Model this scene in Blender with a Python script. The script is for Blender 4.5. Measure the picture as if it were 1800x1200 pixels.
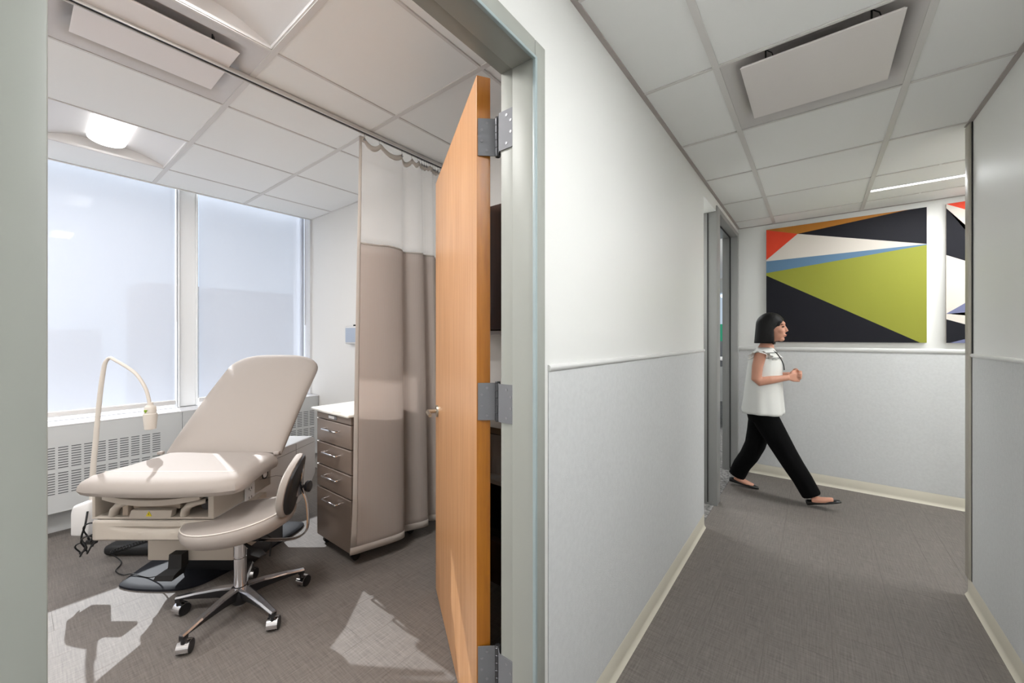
import bpy, bmesh, math, random
from mathutils import Vector, Matrix
random.seed(7)
for o in list(bpy.data.objects): bpy.data.objects.remove(o)
SC = bpy.context.scene
COL = SC.collection
PI = math.pi
def R(d): return math.radians(d)

# ------------------------------------------------------------------ camera
TH = math.atan(536/687)
cd = bpy.data.cameras.new('camera'); cam = bpy.data.objects.new('camera', cd); COL.objects.link(cam)
cam.location = (0, 0, 1.33); cam.rotation_euler = (PI/2, 0, TH)
cd.sensor_width = 36; cd.lens = 36*687/1800; cd.shift_y = -7/1800; cd.clip_start = 0.02
SC.camera = cam
# ------------------------------------------------------------------ world, sun, lights, exposure
w = bpy.data.worlds.new('sky'); SC.world = w; w.use_nodes = True
wn = w.node_tree; bg = wn.nodes['Background']
bg.inputs[0].default_value = (0.68, 0.83, 1.0, 1); bg.inputs[1].default_value = 0.75
SC.view_settings.view_transform = 'Standard'; SC.view_settings.look = 'None'
SC.view_settings.exposure = 0.0; SC.view_settings.gamma = 1; SC.view_settings.use_curve_mapping = False
SUN_AZ = -0.10
sl = bpy.data.lights.new('sun', 'SUN'); sl.energy = 24; sl.angle = R(0.6); sl.color = (0.94, 0.97, 1.0)
so = bpy.data.objects.new('sun', sl); COL.objects.link(so); so.location = (-14, 1.5, 10)
so.rotation_euler = Vector((1, SUN_AZ, -0.715)).to_track_quat('-Z', 'Y').to_euler()
def area(name, loc, sx, sy, power, color=(1, 1, 1), rot=(0, 0, 0)):
    l = bpy.data.lights.new(name, 'AREA'); l.shape = 'RECTANGLE'; l.size = sx; l.size_y = sy; l.energy = power; l.color = color
    o = bpy.data.objects.new(name, l); COL.objects.link(o); o.location = loc; o.rotation_euler = rot
    return o
WARM = (1.0, 0.985, 0.97); NEUT = (0.97, 0.99, 1.0)
area('exam_lamp_light', (-3.405, 0.3815, 2.563), 0.44, 0.15, 5, WARM)
area('exam_lamp_light_2', (-1.516, 0.3815, 2.563), 0.44, 0.15, 21, WARM)
area('exam_lamp_light_3', (-3.405, -.863, 2.563), 0.44, 0.15, 25, WARM)
area('exam_lamp_light_4', (-1.516, -.863, 2.563), 0.44, 0.15, 29, WARM)
area('unseen_corridor_light', (.46, .8245, 2.4165), 0.24, 0.5, 25, NEUT)  # this and the next: unseen lights added to brighten the corridor
area('unseen_corridor_light_2', (-.01, -2.26, 2.4165), 0.5, 0.5, 44, NEUT)
area('strip_light', (1.3, 3.93, 2.4135), 1.9, 0.035, 27, NEUT)
area('passage_fill', (2.3, 3.7, 2.38), 0.5, 0.5, 26, NEUT)  # unseen fill without a fixture, added to brighten the end wall
area('office_light', (-1.7, 5.6, 2.50), 1.0, 1.6, 45, NEUT)
area('side_passage_fill', (-1.5, 3.2, 2.25), 0.25, 0.25, 14, NEUT)  # unseen fill added to lift the dark niche by the far doorway

# ------------------------------------------------------------------ materials
def srgb(r, g, b):
    f = lambda c: (c/12.92 if c <= .04045 else ((c+.055)/1.055)**2.4)
    return (f(r/255), f(g/255), f(b/255), 1)
MATS = {}
def mat(name, rgb, rough=.6, metal=0, var=0, vscale=8, bump=0, bscale=200, stretch=None, coat=0, spec=None, emit=None, estr=0):
    if name in MATS: return MATS[name]
    m = bpy.data.materials.new(name); m.use_nodes = True; nt = m.node_tree; b = nt.nodes['Principled BSDF']
    c = srgb(*rgb); b.inputs['Base Color'].default_value = c
    b.inputs['Roughness'].default_value = rough; b.inputs['Metallic'].default_value = metal
    if coat: b.inputs['Coat Weight'].default_value = coat
    if spec is not None: b.inputs['Specular IOR Level'].default_value = spec
    if emit: b.inputs['Emission Color'].default_value = emit; b.inputs['Emission Strength'].default_value = estr
    tc = None
    if var or bump:
        tc = nt.nodes.new('ShaderNodeTexCoord'); mp = nt.nodes.new('ShaderNodeMapping')
        nt.links.new(tc.outputs['Object'], mp.inputs[0])
        if stretch: mp.inputs['Scale'].default_value = stretch
    if var:
        n = nt.nodes.new('ShaderNodeTexNoise'); n.inputs['Scale'].default_value = vscale; n.inputs['Detail'].default_value = 5
        nt.links.new(mp.outputs[0], n.inputs['Vector'])
        r = nt.nodes.new('ShaderNodeMapRange'); r.inputs['From Min'].default_value = .3; r.inputs['From Max'].default_value = .7
        r.inputs['To Min'].default_value = 1-var; r.inputs['To Max'].default_value = 1+var
        nt.links.new(n.outputs['Fac'], r.inputs['Value'])
        mx = nt.nodes.new('ShaderNodeVectorMath'); mx.operation = 'SCALE'; mx.inputs[0].default_value = c[:3]
        nt.links.new(r.outputs[0], mx.inputs['Scale']); nt.links.new(mx.outputs[0], b.inputs['Base Color'])
    if bump:
        n2 = nt.nodes.new('ShaderNodeTexNoise'); n2.inputs['Scale'].default_value = bscale; n2.inputs['Detail'].default_value = 3
        nt.links.new(mp.outputs[0], n2.inputs['Vector'])
        bp = nt.nodes.new('ShaderNodeBump'); bp.inputs['Strength'].default_value = bump; bp.inputs['Distance'].default_value = .002
        nt.links.new(n2.outputs['Fac'], bp.inputs['Height']); nt.links.new(bp.outputs[0], b.inputs['Normal'])
    MATS[name] = m; return m
def weave(name, rgb, amp, s_long, s_cross, rough=.5, bump=.1, patch=0):
    """cross-hatched woven look: two stretched noises"""
    m = bpy.data.materials.new(name); m.use_nodes = True; nt = m.node_tree; b = nt.nodes['Principled BSDF']
    c = srgb(*rgb); b.inputs['Roughness'].default_value = rough; b.inputs['Specular IOR Level'].default_value = .22
    tc = nt.nodes.new('ShaderNodeTexCoord'); outs = []
    for sc in ((s_long, s_cross, s_cross), (s_cross, s_long, s_long)):
        mp = nt.nodes.new('ShaderNodeMapping'); mp.inputs['Scale'].default_value = sc; nt.links.new(tc.outputs['Object'], mp.inputs[0])
        n = nt.nodes.new('ShaderNodeTexNoise'); n.inputs['Scale'].default_value = 1; n.inputs['Detail'].default_value = 4; n.inputs['Roughness'].default_value = .65
        nt.links.new(mp.outputs[0], n.inputs['Vector']); outs.append(n.outputs['Fac'])
    ad = nt.nodes.new('ShaderNodeMath'); ad.operation = 'ADD'; nt.links.new(outs[0], ad.inputs[0]); nt.links.new(outs[1], ad.inputs[1])
    val = ad.outputs[0]
    r = nt.nodes.new('ShaderNodeMapRange'); r.inputs['From Min'].default_value = .7; r.inputs['From Max'].default_value = 1.3
    r.inputs['To Min'].default_value = 1-amp; r.inputs['To Max'].default_value = 1+amp; nt.links.new(val, r.inputs['Value'])
    mx = nt.nodes.new('ShaderNodeVectorMath'); mx.operation = 'SCALE'; mx.inputs[0].default_value = c[:3]
    nt.links.new(r.outputs[0], mx.inputs['Scale']); nt.links.new(mx.outputs[0], b.inputs['Base Color'])
    if bump:
        bp = nt.nodes.new('ShaderNodeBump'); bp.inputs['Strength'].default_value = bump; bp.inputs['Distance'].default_value = .001
        nt.links.new(val, bp.inputs['Height']); nt.links.new(bp.outputs[0], b.inputs['Normal'])
    MATS[name] = m; return m
def sheer(name, rgb, opacity, transl, stripe=0):
    """thin cloth: diffuse + translucent, partly see-through"""
    m = bpy.data.materials.new(name); m.use_nodes = True; nt = m.node_tree; nt.nodes.clear()
    out = nt.nodes.new('ShaderNodeOutputMaterial'); d = nt.nodes.new('ShaderNodeBsdfDiffuse'); t = nt.nodes.new('ShaderNodeBsdfTranslucent')
    c = srgb(*rgb); d.inputs[0].default_value = c; t.inputs[0].default_value = c
    m1 = nt.nodes.new('ShaderNodeMixShader'); m1.inputs[0].default_value = transl
    nt.links.new(d.outputs[0], m1.inputs[1]); nt.links.new(t.outputs[0], m1.inputs[2])
    last = m1.outputs[0]
    if stripe:
        tc = nt.nodes.new('ShaderNodeTexCoord'); mp = nt.nodes.new('ShaderNodeMapping'); nt.links.new(tc.outputs['UV'], mp.inputs[0])
        wv = nt.nodes.new('ShaderNodeTexWave'); wv.inputs['Scale'].default_value = stripe; wv.inputs['Distortion'].default_value = .3; wv.inputs['Detail'].default_value=1
        nt.links.new(mp.outputs[0], wv.inputs['Vector'])
        r = nt.nodes.new('ShaderNodeMapRange'); r.inputs['To Min'].default_value = .86; r.inputs['To Max'].default_value = 1.10
        nt.links.new(wv.outputs['Fac'], r.inputs['Value'])
        mx = nt.nodes.new('ShaderNodeVectorMath'); mx.operation = 'SCALE'; mx.inputs[0].default_value = c[:3]
        nt.links.new(r.outputs[0], mx.inputs['Scale']); nt.links.new(mx.outputs[0], d.inputs[0]); nt.links.new(mx.outputs[0], t.inputs[0])
    if opacity < 1:
        tr = nt.nodes.new('ShaderNodeBsdfTransparent'); m2 = nt.nodes.new('ShaderNodeMixShader'); m2.inputs[0].default_value = opacity
        nt.links.new(tr.outputs[0], m2.inputs[1]); nt.links.new(last, m2.inputs[2]); last = m2.outputs[0]
    nt.links.new(last, out.inputs[0]); MATS[name] = m; return m
def glass(name, tint=(1, 1, 1, 1)):
    m = bpy.data.materials.new(name); m.use_nodes = True; nt = m.node_tree; nt.nodes.clear()
    out = nt.nodes.new('ShaderNodeOutputMaterial'); t = nt.nodes.new('ShaderNodeBsdfTransparent'); g = nt.nodes.new('ShaderNodeBsdfGlossy')
    t.inputs[0].default_value = tint; g.inputs['Roughness'].default_value = .02
    mx = nt.nodes.new('ShaderNodeMixShader'); mx.inputs[0].default_value = .06
    nt.links.new(t.outputs[0], mx.inputs[1]); nt.links.new(g.outputs[0], mx.inputs[2]); nt.links.new(mx.outputs[0], out.inputs[0]); return m
def wood(name, a, b_, scale=(14, 14, .9), rough=.35):
    m = bpy.data.materials.new(name); m.use_nodes = True; nt = m.node_tree; b = nt.nodes['Principled BSDF']
    b.inputs['Roughness'].default_value = rough; b.inputs['Coat Weight'].default_value = .25; b.inputs['Coat Roughness'].default_value = .25
    tc = nt.nodes.new('ShaderNodeTexCoord'); mp = nt.nodes.new('ShaderNodeMapping'); mp.inputs['Scale'].default_value = scale
    n = nt.nodes.new('ShaderNodeTexNoise'); n.inputs['Scale'].default_value = 2.2; n.inputs['Detail'].default_value = 6; n.inputs['Distortion'].default_value = .3
    cr = nt.nodes.new('ShaderNodeValToRGB'); cr.color_ramp.elements[0].position = .3; cr.color_ramp.elements[1].position = .72
    cr.color_ramp.elements[0].color = srgb(*a); cr.color_ramp.elements[1].color = srgb(*b_)
    nt.links.new(tc.outputs['Object'], mp.inputs[0]); nt.links.new(mp.outputs[0], n.inputs['Vector']); nt.links.new(n.outputs['Fac'], cr.inputs[0]); nt.links.new(cr.outputs[0], b.inputs['Base Color'])
    return m

M_wall = mat('wall_paint', (231, 231, 228), .45, spec=.3)
M_wallx = mat('exam_wall_paint', (228, 226, 222), .6)
M_fabric = mat('wall_fabric', (206, 207, 207), .85, var=.035, vscale=60, bump=.5, bscale=260)
M_base = mat('rubber_base', (208, 202, 186), .5)
M_rail = mat('rail_white', (215, 215, 213), .4)
M_guard = mat('corner_guard', (168, 162, 150), .45)
M_frame = mat('frame_paint', (154, 156, 149), .45, spec=.4)
M_gasket = mat('gasket', (150, 164, 166), .4)
M_alum = mat('aluminium_frame', (148, 148, 146), .4)
M_dark = mat('dark_gap', (34, 34, 34), .7)
M_tile = mat('ceiling_tile', (240, 240, 238), .9, bump=.15, bscale=500)
M_tee = mat('ceiling_tee', (216, 213, 210), .5)
M_white = mat('white_enamel', (222, 220, 219), .4)
M_plaque = mat('diffuser_metal', (232, 226, 223), .4)
M_hvac = mat('hvac_inside', (206, 202, 200), .35)
M_floor = weave('woven_vinyl', (112, 106, 101), .30, 9, 170, .58, .05)
M_carpet = mat('office_carpet', (120, 118, 116), .95, var=.75, vscale=38)
M_sill = mat('sill_white', (222, 222, 224), .4)
M_cab = mat('heater_panel', (196, 198, 198), .45)
M_slot = mat('vent_slot', (88, 90, 92), .8)
M_winframe = mat('window_frame', (236, 238, 240), .4)
M_shade = sheer('shade_fabric', (206, 211, 222), .80, .055)
M_bar = mat('shade_bar', (206, 203, 200), .45)
M_glass = glass('window_glass')
M_net = sheer('curtain_net', (240, 237, 233), .36, .45)
M_curt = sheer('curtain_cloth', (214, 204, 197), 1, .5, 44)
M_hem = sheer('curtain_hem', (224, 217, 210), 1, .5)
M_wood = wood('maple_veneer', (188, 134, 86), (208, 158, 112))
M_woodedge = wood('maple_edge', (160, 96, 20), (180, 114, 30), (30, 30, 3))
M_brown = wood('dark_cabinet_wood', (66, 44, 34), (84, 58, 46))
M_steel = mat('hinge_steel', (122, 123, 127), .65, .3); M_pin = mat('hinge_pin', (84, 85, 88), .3, .7)
M_nickel = mat('satin_nickel', (190, 182, 168), .28, .95)
M_chrome = mat('chrome', (225, 225, 228), .08, 1)
M_alutrack = mat('track_aluminium', (208, 206, 203), .35, .2)
M_vinyl = mat('upholstery', (156, 148, 142), .65, spec=.12, bump=.05, bscale=600)
M_tablebody = mat('table_plastic', (188, 179, 168), .45)
M_tableside = mat('table_side_plastic', (196, 195, 194), .42)
M_tray = mat('tray_plastic', (170, 155, 140), .45)
M_black = mat('black_plastic', (24, 24, 27), .38)
M_blackm = mat('base_plate_plastic', (30, 32, 38), .6, spec=.2)
M_rubber = mat('black_rubber', (20, 20, 21), .6)
M_lampw = mat('lamp_plastic', (204, 197, 188), .4)
M_yellow = mat('warning_yellow', (226, 206, 20), .5)
M_green = mat('label_green', (120, 150, 30), .5)
M_cart = mat('cart_metal', (138, 122, 111), .32, .3)
M_cartgap = mat('cart_gap', (170, 158, 148), .4)
M_carttop = mat('cart_top', (226, 222, 214), .35)
M_lens = mat('lamp_lens', (255, 255, 255), .5, emit=(1, .98, .95, 1), estr=3.2)
M_strip = mat('strip_lens', (255, 255, 255), .5, emit=(1, 1, 1, 1), estr=3.5)
M_ink = mat('print_black', (30, 30, 30), .6)

# ------------------------------------------------------------------ geometry helpers
class MB:
    def __init__(s): s.bm = bmesh.new()
    def _m(s, geom, M):
        if M is not None: bmesh.ops.transform(s.bm, matrix=M, verts=geom)
    def box(s, x0, x1, y0, y1, z0, z1, bev=0, M=None, seg=2, mi=0):
        r = bmesh.ops.create_cube(s.bm, size=1)['verts']
        for v in r: v.co = Vector(((x0+x1)/2+v.co.x*(x1-x0), (y0+y1)/2+v.co.y*(y1-y0), (z0+z1)/2+v.co.z*(z1-z0)))
        fs = {f for v in r for f in v.link_faces}
        if bev:
            es = {e for v in r for e in v.link_edges}
            q = bmesh.ops.bevel(s.bm, geom=list(es), offset=bev, segments=seg, affect='EDGES', profile=.5)
            vs = {v for f in q['faces'] for v in f.verts}
            # collect the whole island
            st = list(vs); seen = set(vs)
            while st:
                v = st.pop()
                for e in v.link_edges:
                    o = e.other_vert(v)
                    if o not in seen: seen.add(o); st.append(o)
            r = list(seen); fs = {f for v in r for f in v.link_faces}
        for f in fs: f.material_index = mi
        s._m(r, M); return s
    def cyl(s, p0, p1, r0, r1=None, n=20, caps=True, mi=0):
        p0 = Vector(p0); p1 = Vector(p1); r1 = r0 if r1 is None else r1
        d = p1-p0; q = d.to_track_quat('Z', 'Y').to_matrix().to_4x4()
        g = bmesh.ops.create_cone(s.bm, cap_ends=caps, segments=n, radius1=max(r0, 1e-4), radius2=max(r1, 1e-4), depth=d.length, matrix=Matrix.Translation((p0+p1)/2) @ q)
        for f in {f for v in g['verts'] for f in v.link_faces}: f.material_index = mi
        return s
    def tube(s, pts, r, n=10, flat=1.0, up=None, caps=True, mi=0):
        pts = [Vector(p) for p in pts]; rs = r if isinstance(r, (list, tuple)) else [r]*len(pts)
        rings = []; prev = None
        for i, p in enumerate(pts):
            a = pts[max(i-1, 0)]; b = pts[min(i+1, len(pts)-1)]; t = (b-a).normalized()
            if prev is None:
                u = Vector(up) if up else (Vector((0, 0, 1)) if abs(t.z) < .9 else Vector((1, 0, 0)))
            else: u = prev
            sx = t.cross(u).normalized(); u = sx.cross(t).normalized(); prev = u
            rr = rs[i]; rx, ry = (rr if isinstance(rr, (tuple, list)) else (rr, rr*flat))
            rings.append([s.bm.verts.new(p + sx*math.cos(2*PI*k/n)*rx + u*math.sin(2*PI*k/n)*ry) for k in range(n)])
        fs = []
        for a, b in zip(rings[:-1], rings[1:]):
            for k in range(n): fs.append(s.bm.faces.new((a[k], a[(k+1) % n], b[(k+1) % n], b[k])))
        if caps:
            fs.append(s.bm.faces.new(rings[0][::-1])); fs.append(s.bm.faces.new(rings[-1]))
        for f in fs: f.material_index = mi
        return s
    def loft(s, rings, closed=True, caps=True, mi=0):
        R_ = [[s.bm.verts.new(Vector(p)) for p in r] for r in rings]; n = len(R_[0]); fs = []
        for a, b in zip(R_[:-1], R_[1:]):
            for k in range(n if closed else n-1): fs.append(s.bm.faces.new((a[k], a[(k+1) % n], b[(k+1) % n], b[k])))
        if caps and closed: fs.append(s.bm.faces.new(R_[0][::-1])); fs.append(s.bm.faces.new(R_[-1]))
        for f in fs: f.material_index = mi
        return s
    def lathe(s, prof, c=(0, 0, 0), axis='z', n=28, mi=0):
        rings = []
        for r, h in prof:
            ring = []
            for k in range(n):
                a = 2*PI*k/n; x, y = r*math.cos(a), r*math.sin(a)
                v = {'z': (x, y, h), 'x': (h, x, y), 'y': (x, h, y)}[axis]
                ring.append(Vector(v)+Vector(c))
            rings.append(ring)
        return s.loft(rings, mi=mi)
    def prism(s, poly, z0, z1, M=None, mi=0, bev=0):
        """poly in xy, extruded along z"""
        a = [s.bm.verts.new((x, y, z0)) for x, y in poly]; b = [s.bm.verts.new((x, y, z1)) for x, y in poly]; n = len(poly)
        fs = [s.bm.faces.new(a[::-1]), s.bm.faces.new(b)]
        for k in range(n): fs.append(s.bm.faces.new((a[k], a[(k+1) % n], b[(k+1) % n], b[k])))
        for f in fs: f.material_index = mi
        vs = a+b
        if bev:
            q = bmesh.ops.bevel(s.bm, geom=list({e for v in vs for e in v.link_edges}), offset=bev, segments=2, affect='EDGES', profile=.5)
            seen = {v for f in q['faces'] for v in f.verts}; st = list(seen)
            while st:
                v = st.pop()
                for e in v.link_edges:
                    o = e.other_vert(v)
                    if o not in seen: seen.add(o); st.append(o)
            vs = list(seen)
        s._m(vs, M); return s
    def ball(s, c, r, seg=20, M=None, mi=0):
        rx, ry, rz = r if isinstance(r, (tuple, list)) else (r, r, r)
        g = bmesh.ops.create_uvsphere(s.bm, u_segments=seg, v_segments=seg//2+2, radius=1)['verts']
        for v in g: v.co = Vector((v.co.x*rx, v.co.y*ry, v.co.z*rz))
        if M: bmesh.ops.transform(s.bm, matrix=M, verts=g)
        for v in g: v.co += Vector(c)
        for f in {f for v in g for f in v.link_faces}: f.material_index = mi
        return s
    def build(s, name, m, parent=None, smooth=False, kind=None, normals=True):
        if normals: bmesh.ops.recalc_face_normals(s.bm, faces=s.bm.faces)
        me = bpy.data.meshes.new(name); s.bm.to_mesh(me); s.bm.free()
        for mm in (m if isinstance(m, (list, tuple)) else [m]): me.materials.append(mm)
        if smooth is True:
            for p in me.polygons: p.use_smooth = True
        elif smooth:
            try: me.set_sharp_from_angle(angle=R(smooth)); [setattr(p, 'use_smooth', True) for p in me.polygons]
            except Exception: pass
        o = bpy.data.objects.new(name, me); COL.objects.link(o); o.parent = parent
        if kind: o['kind'] = kind
        return o
def tag(o, label, cat, group=None):
    o['label'] = label; o['category'] = cat
    if group: o['group'] = group
    return o
def thing(name, label, cat, loc=(0, 0, 0), rz=0, group=None):
    o = bpy.data.objects.new(name, None); COL.objects.link(o); o.location = loc; o.rotation_euler = (0, 0, rz); o.empty_display_size = .1
    return tag(o, label, cat, group)
def sbox(name, m, *b, parent=None, bev=0, kind='structure'):
    return MB().box(*b, bev=bev).build(name, m, parent, kind=None if parent else kind)
def subdiv(o, lv=2):
    md = o.modifiers.new('s', 'SUBSURF'); md.levels = lv; md.render_levels = lv
    for p in o.data.polygons: p.use_smooth = True
    return o

# ================================================================== THE SETTING
XL, XLR, XR = -.627, -.747, .62      # corridor left face, exam side face, corridor right face
YE = 4.50                            # corridor end wall
ZC, ZX = 2.42, 2.55                  # ceilings
XW = -4.27; YB = 1.92; YS = -1.90    # exam room
YJ0, YJ1 = .023, .894                # exam doorway
# floor: planks as pieces
floor = sbox('floor', mat('subfloor', (70, 66, 62), .8), -4.4, 3.1, -3.3, 4.6, -.12, -.0035)
def plank_mesh(wd, ln):
    b = MB().box(-wd/2+.0002, wd/2-.0002, -ln/2+.0002, ln/2-.0002, -.0035, 0, bev=.0003, seg=1)
    o = b.build('floor_plank', M_floor, floor); me = o.data; bpy.data.objects.remove(o); return me
def lay(x0, x1, y0, y1, wd=.2315, ln=1.22):
    i = 0; x = x0
    while x < x1-1e-4:
        w_ = min(wd, x1-x); y = y0; first = True; off = [1.22, .8, .41, .6][i % 4]
        while y < y1-1e-4:
            l_ = min(off if first else ln, y1-y); first = False
            if l_ > .01:
                me = plank_mesh(w_, l_); o = bpy.data.objects.new('floor_plank', me); COL.objects.link(o); o.parent = floor
                o.location = (x+w_/2, y+l_/2, 0)
            y += l_
        x += w_; i += 1
lay(-4.12, -.70, YS, YB); lay(-.70, -.643, YJ0-.05, YJ1+.05); lay(-.643, .64, -3.2, YE); lay(.64, 3.0, 3.04, YE)
# office carpet
ofl = sbox('floor_office', M_carpet, -3.2, -.643, 2.99, 9.2, -.05, .002)
# corridor left wall with two openings
wl = MB()
wl.box(XLR, XL, -3.2, YJ0-.05, 0, ZC+.15).box(XLR, XL, YJ1+.05, 2.99, 0, ZC+.15).box(XLR, XL, YJ0-.05, YJ1+.05, 2.16, ZC+.15)
wl.box(XLR, XL, 2.99, YE, 2.37, ZC+.15).box(XLR, XL, 2.99, 3.415, 2.325, 2.37)
wall_left = wl.build('wall_left', M_wall, kind='structure')
def wains(y0, y1, x, side, parent, nm='wall_fabric_panel', ret=False):
    MB().box(min(x, x+side*.004), max(x, x+side*.004), y0, y1, .095, 1.232, bev=.001, seg=1).build(nm, M_fabric, parent)
wains(.975, 2.985, XL, 1, wall_left); wains(-3.1, YJ0-.08, XL, 1, wall_left)
def rail_x(x, side, y0, y1, parent, name='chair_rail'):
    b = MB(); pr = [(0, 1.231), (.007, 1.231), (.010, 1.235), (.011, 1.241), (.009, 1.246), (.004, 1.249), (0, 1.249)]
    b.loft([[(x+side*p, y, z) for p, z in pr] for y in (y0, y1)]); return b.build(name, M_rail, parent, smooth=40)
rail_x(XL, 1, .975, 2.985, wall_left)
rail_x(XL, 1, -3.1, YJ0-.08, wall_left)
def cove_x(x, side, y0, y1, name, m=M_base, hgt=.095):
    pr = [(0, 0), (.016, 0), (.012, .006), (.006, .016), (.0045, .028), (.0045, hgt-.004), (.003, hgt), (0, hgt)]
    b = MB(); b.loft([[(x+side*p, y, z) for p, z in pr] for y in (y0, y1)]); o = b.build(name, m, smooth=40); o['kind'] = 'structure'; return o
def cove_y(y, side, x0, x1, name, m=M_base, hgt=.095):
    pr = [(0, 0), (.016, 0), (.012, .006), (.006, .016), (.0045, .028), (.0045, hgt-.004), (.003, hgt), (0, hgt)]
    b = MB(); b.loft([[(x, y+side*p, z) for p, z in pr] for x in (x0, x1)]); o = b.build(name, m, smooth=40); o['kind'] = 'structure'; return o
cove_x(XL, 1, .952, 2.988, 'baseboard_left')
# end wall
wall_end = sbox('wall_end', M_wall, XL, 3.1, YE, YE+.12, 0, ZC+.15)
MB().box(XL+.002, 3.0, YE-.004, YE, .095, 1.21, bev=.001, seg=1).build('wall_fabric_panel', M_fabric, wall_end)
b = MB(); pr = [(0, 1.206), (.010, 1.206), (.014, 1.214), (.016, 1.226), (.013, 1.236), (.006, 1.241), (0, 1.241)]
b.loft([[(x, YE-p, z) for p, z in pr] for x in (XL+.002, 3.0)]).build('chair_rail', M_rail, wall_end, smooth=40)
cove_y(YE, -1, XL+.002, 3.0, 'baseboard_end')
# right wall
wall_right = MB().box(XR, XR+.12, -3.2, 3.04, 0, ZC+.15).box(XR+.12, 3.0, 2.92, 3.04, 0, ZC+.15).build('wall_right', M_wall, kind='structure')
wains(-3.1, 2.975, XR, -1, wall_right); rail_x(XR, -1, -3.1, 2.98, wall_right)
cove_x(XR, -1, -3.1, 3.045, 'baseboard_right')
b = MB(); b.box(XR-.014, XR, 2.982, 3.05, .1, ZC-.004, bev=.006); b.box(XR, XR+.05, 3.04, 3.052, .1, ZC-.004, bev=.004)
g = b.build('corner_guard', M_guard, wall_right, smooth=50)
MB().box(XR-.005, XR-.001, 2.974, 2.982, .1, ZC-.004).build('guard_gap', M_dark, wall_right)
sbox('wall_passage_end', M_wall, 3.0, 3.12, 2.92, YE+.12, 0, ZC+.15)
sbox('wall_corridor_back', M_wall, XLR, XR+.12, -3.32, -3.2, 0, ZC+.15)
# exam room walls
wall_rear = sbox('wall_rear', M_wallx, XW, XLR, YB, YB+.12, 0, 3.1)
sbox('wall_side_exam', M_wallx, XW, XLR, YS-.12, YS, 0, 3.1)
MB().box(XLR-.002, XLR, YS, YJ0-.06, 0, ZX).box(XLR-.002, XLR, YJ1+.07, YB, 0, ZX).box(XLR-.002, XLR, YJ0-.06, YJ1+.07, 2.17, ZX).build('wall_exam_door_side', M_wallx, kind='structure')
cove_y(YB, -1, -3.95, XLR-.01, 'baseboard_rear')
# window wall: below sill + above head
ww = MB(); ww.box(XW-.25, XW, YS-.12, YB+.12, -.1, .74); ww.box(XW-.25, XW, YS-.12, YB+.12, 2.96, 3.1)
ww.box(XW-.25, XW, YS-.12, -1.75, .74, 2.96); ww.box(XW-.25, XW, 1.90, YB+.12, .74, 2.96)
ww.box(XW, -4.13, YS-.12, YB+.12, 3.0, 3.1); ww.build('wall_window', M_sill, kind='structure')
# window units
def window(nm, y0, y1):
    f = MB(); x0, x1 = -4.36, -4.30
    for a in ((x0, x1, y0, y0+.035, .74, 2.96), (x0, x1, y1-.035, y1, .74, 2.96), (x0, x1, y0+.035, y1-.035, .74, .785), (x0, x1, y0+.035, y1-.035, 2.915, 2.96)): f.box(*a, bev=.004)
    o = f.build(nm, M_winframe, kind='structure')
    MB().box(-4.334, -4.328, y0+.03, y1-.03, .78, 2.92).build('window_pane', M_glass, o); return o
window('window_1', -1.75, -.05); window('window_2', -.04, .90); window('window_3', .945, 1.90)
# mullion between the shades, with vertical fins
b = MB(); b.box(-4.30, -4.20, .865, .975,   .75, 2.95, bev=.006); b.box(-4.235, -4.185, .853, .866,   .75, 2.95, bev=.003); b.box(-4.235, -4.185, .974, .987,   .75, 2.95, bev=.003)
b.box(-4.21, -4.192, .853, .858, .75, 2.95).build('trim_mullion', M_winframe, kind='structure')
b = MB(); b.box(-4.30, -4.13, 1.90, 1.92,   .75, 2.95).build('trim_window_return', M_sill, kind='structure')
# roller shades
for nm, y0, y1, lab in (('u', -1.72, -.13, 'wide pale roller shade beyond the doorway edge, out of view'), ('l', .03, .846, 'wide pale roller shade hanging left of the white mullion'), ('r', 1.006, 1.885, 'pale roller shade right of the mullion, beside the rear wall')):
    t = thing('roller_shade', lab, 'window shade', (-4.24, (y0+y1)/2, 2.66), 0, 'roller shades on the window wall'); hw = (y1-y0)/2
    b = MB(); b.bm.faces.new([b.bm.verts.new(q) for q in ((0, -hw, -1.86), (0, hw, -1.86), (0, hw, .26), (0, -hw, .26))]); b.build('shade_cloth', M_shade, t)
    MB().box(-.010, .012, -hw-.003, hw+.003, -1.893, -1.853, bev=.006).build('hem_bar', M_bar, t, smooth=50)
    MB().cyl((-.018, -hw, 0.275), (-.018, hw, 0.275), .022).build('roller', M_bar, t, smooth=50)
    ch = MB(); ch.tube([(.014, hw+.006, .0), (.014, hw+.006, -1.2)], .0022, 6); ch.tube([(.022, hw+.006, .0), (.022, hw+.006, -1.2)], .0022, 6)
    ch.build('pull_chain', M_bar, t, kind='stuff')
# ceilings --------------------------------------------------------------
ceil_c = sbox('ceiling', M_tile, XLR, 3.1, -3.3, YE+.1, ZC+.075, ZC+.14)
ceil_x = sbox('ceiling_exam', M_tile, -4.13, XLR, YS, YB, ZX+.14, ZX+.2)
def panels(xs, ys, z, parent, skip, ok=lambda x, y: True):
    for i in range(len(xs)-1):
        for j in range(len(ys)-1):
            cx, cy = (xs[i]+xs[i+1])/2, (ys[j]+ys[j+1])/2
            if (i, j) in skip or not ok(cx, cy): continue
            dx, dy = (xs[i+1]-xs[i])/2-.0072, (ys[j+1]-ys[j])/2-.0072
            o = MB().box(-dx, dx, -dy, dy, .001, .016, bev=.002, seg=1).build('ceiling_panel', M_tile, parent); o.location = (cx, cy, z)
def tee(parent, x0, x1, y0, y1, z): MB().box(x0, x1, y0, y1, z-.003, z+.02).build('grid_tee', M_tee, parent)
CX = [XL, -.322, .302, .62]; CX2 = [.62, .926, 1.55, 2.174, 2.8, 3.0]
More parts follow.
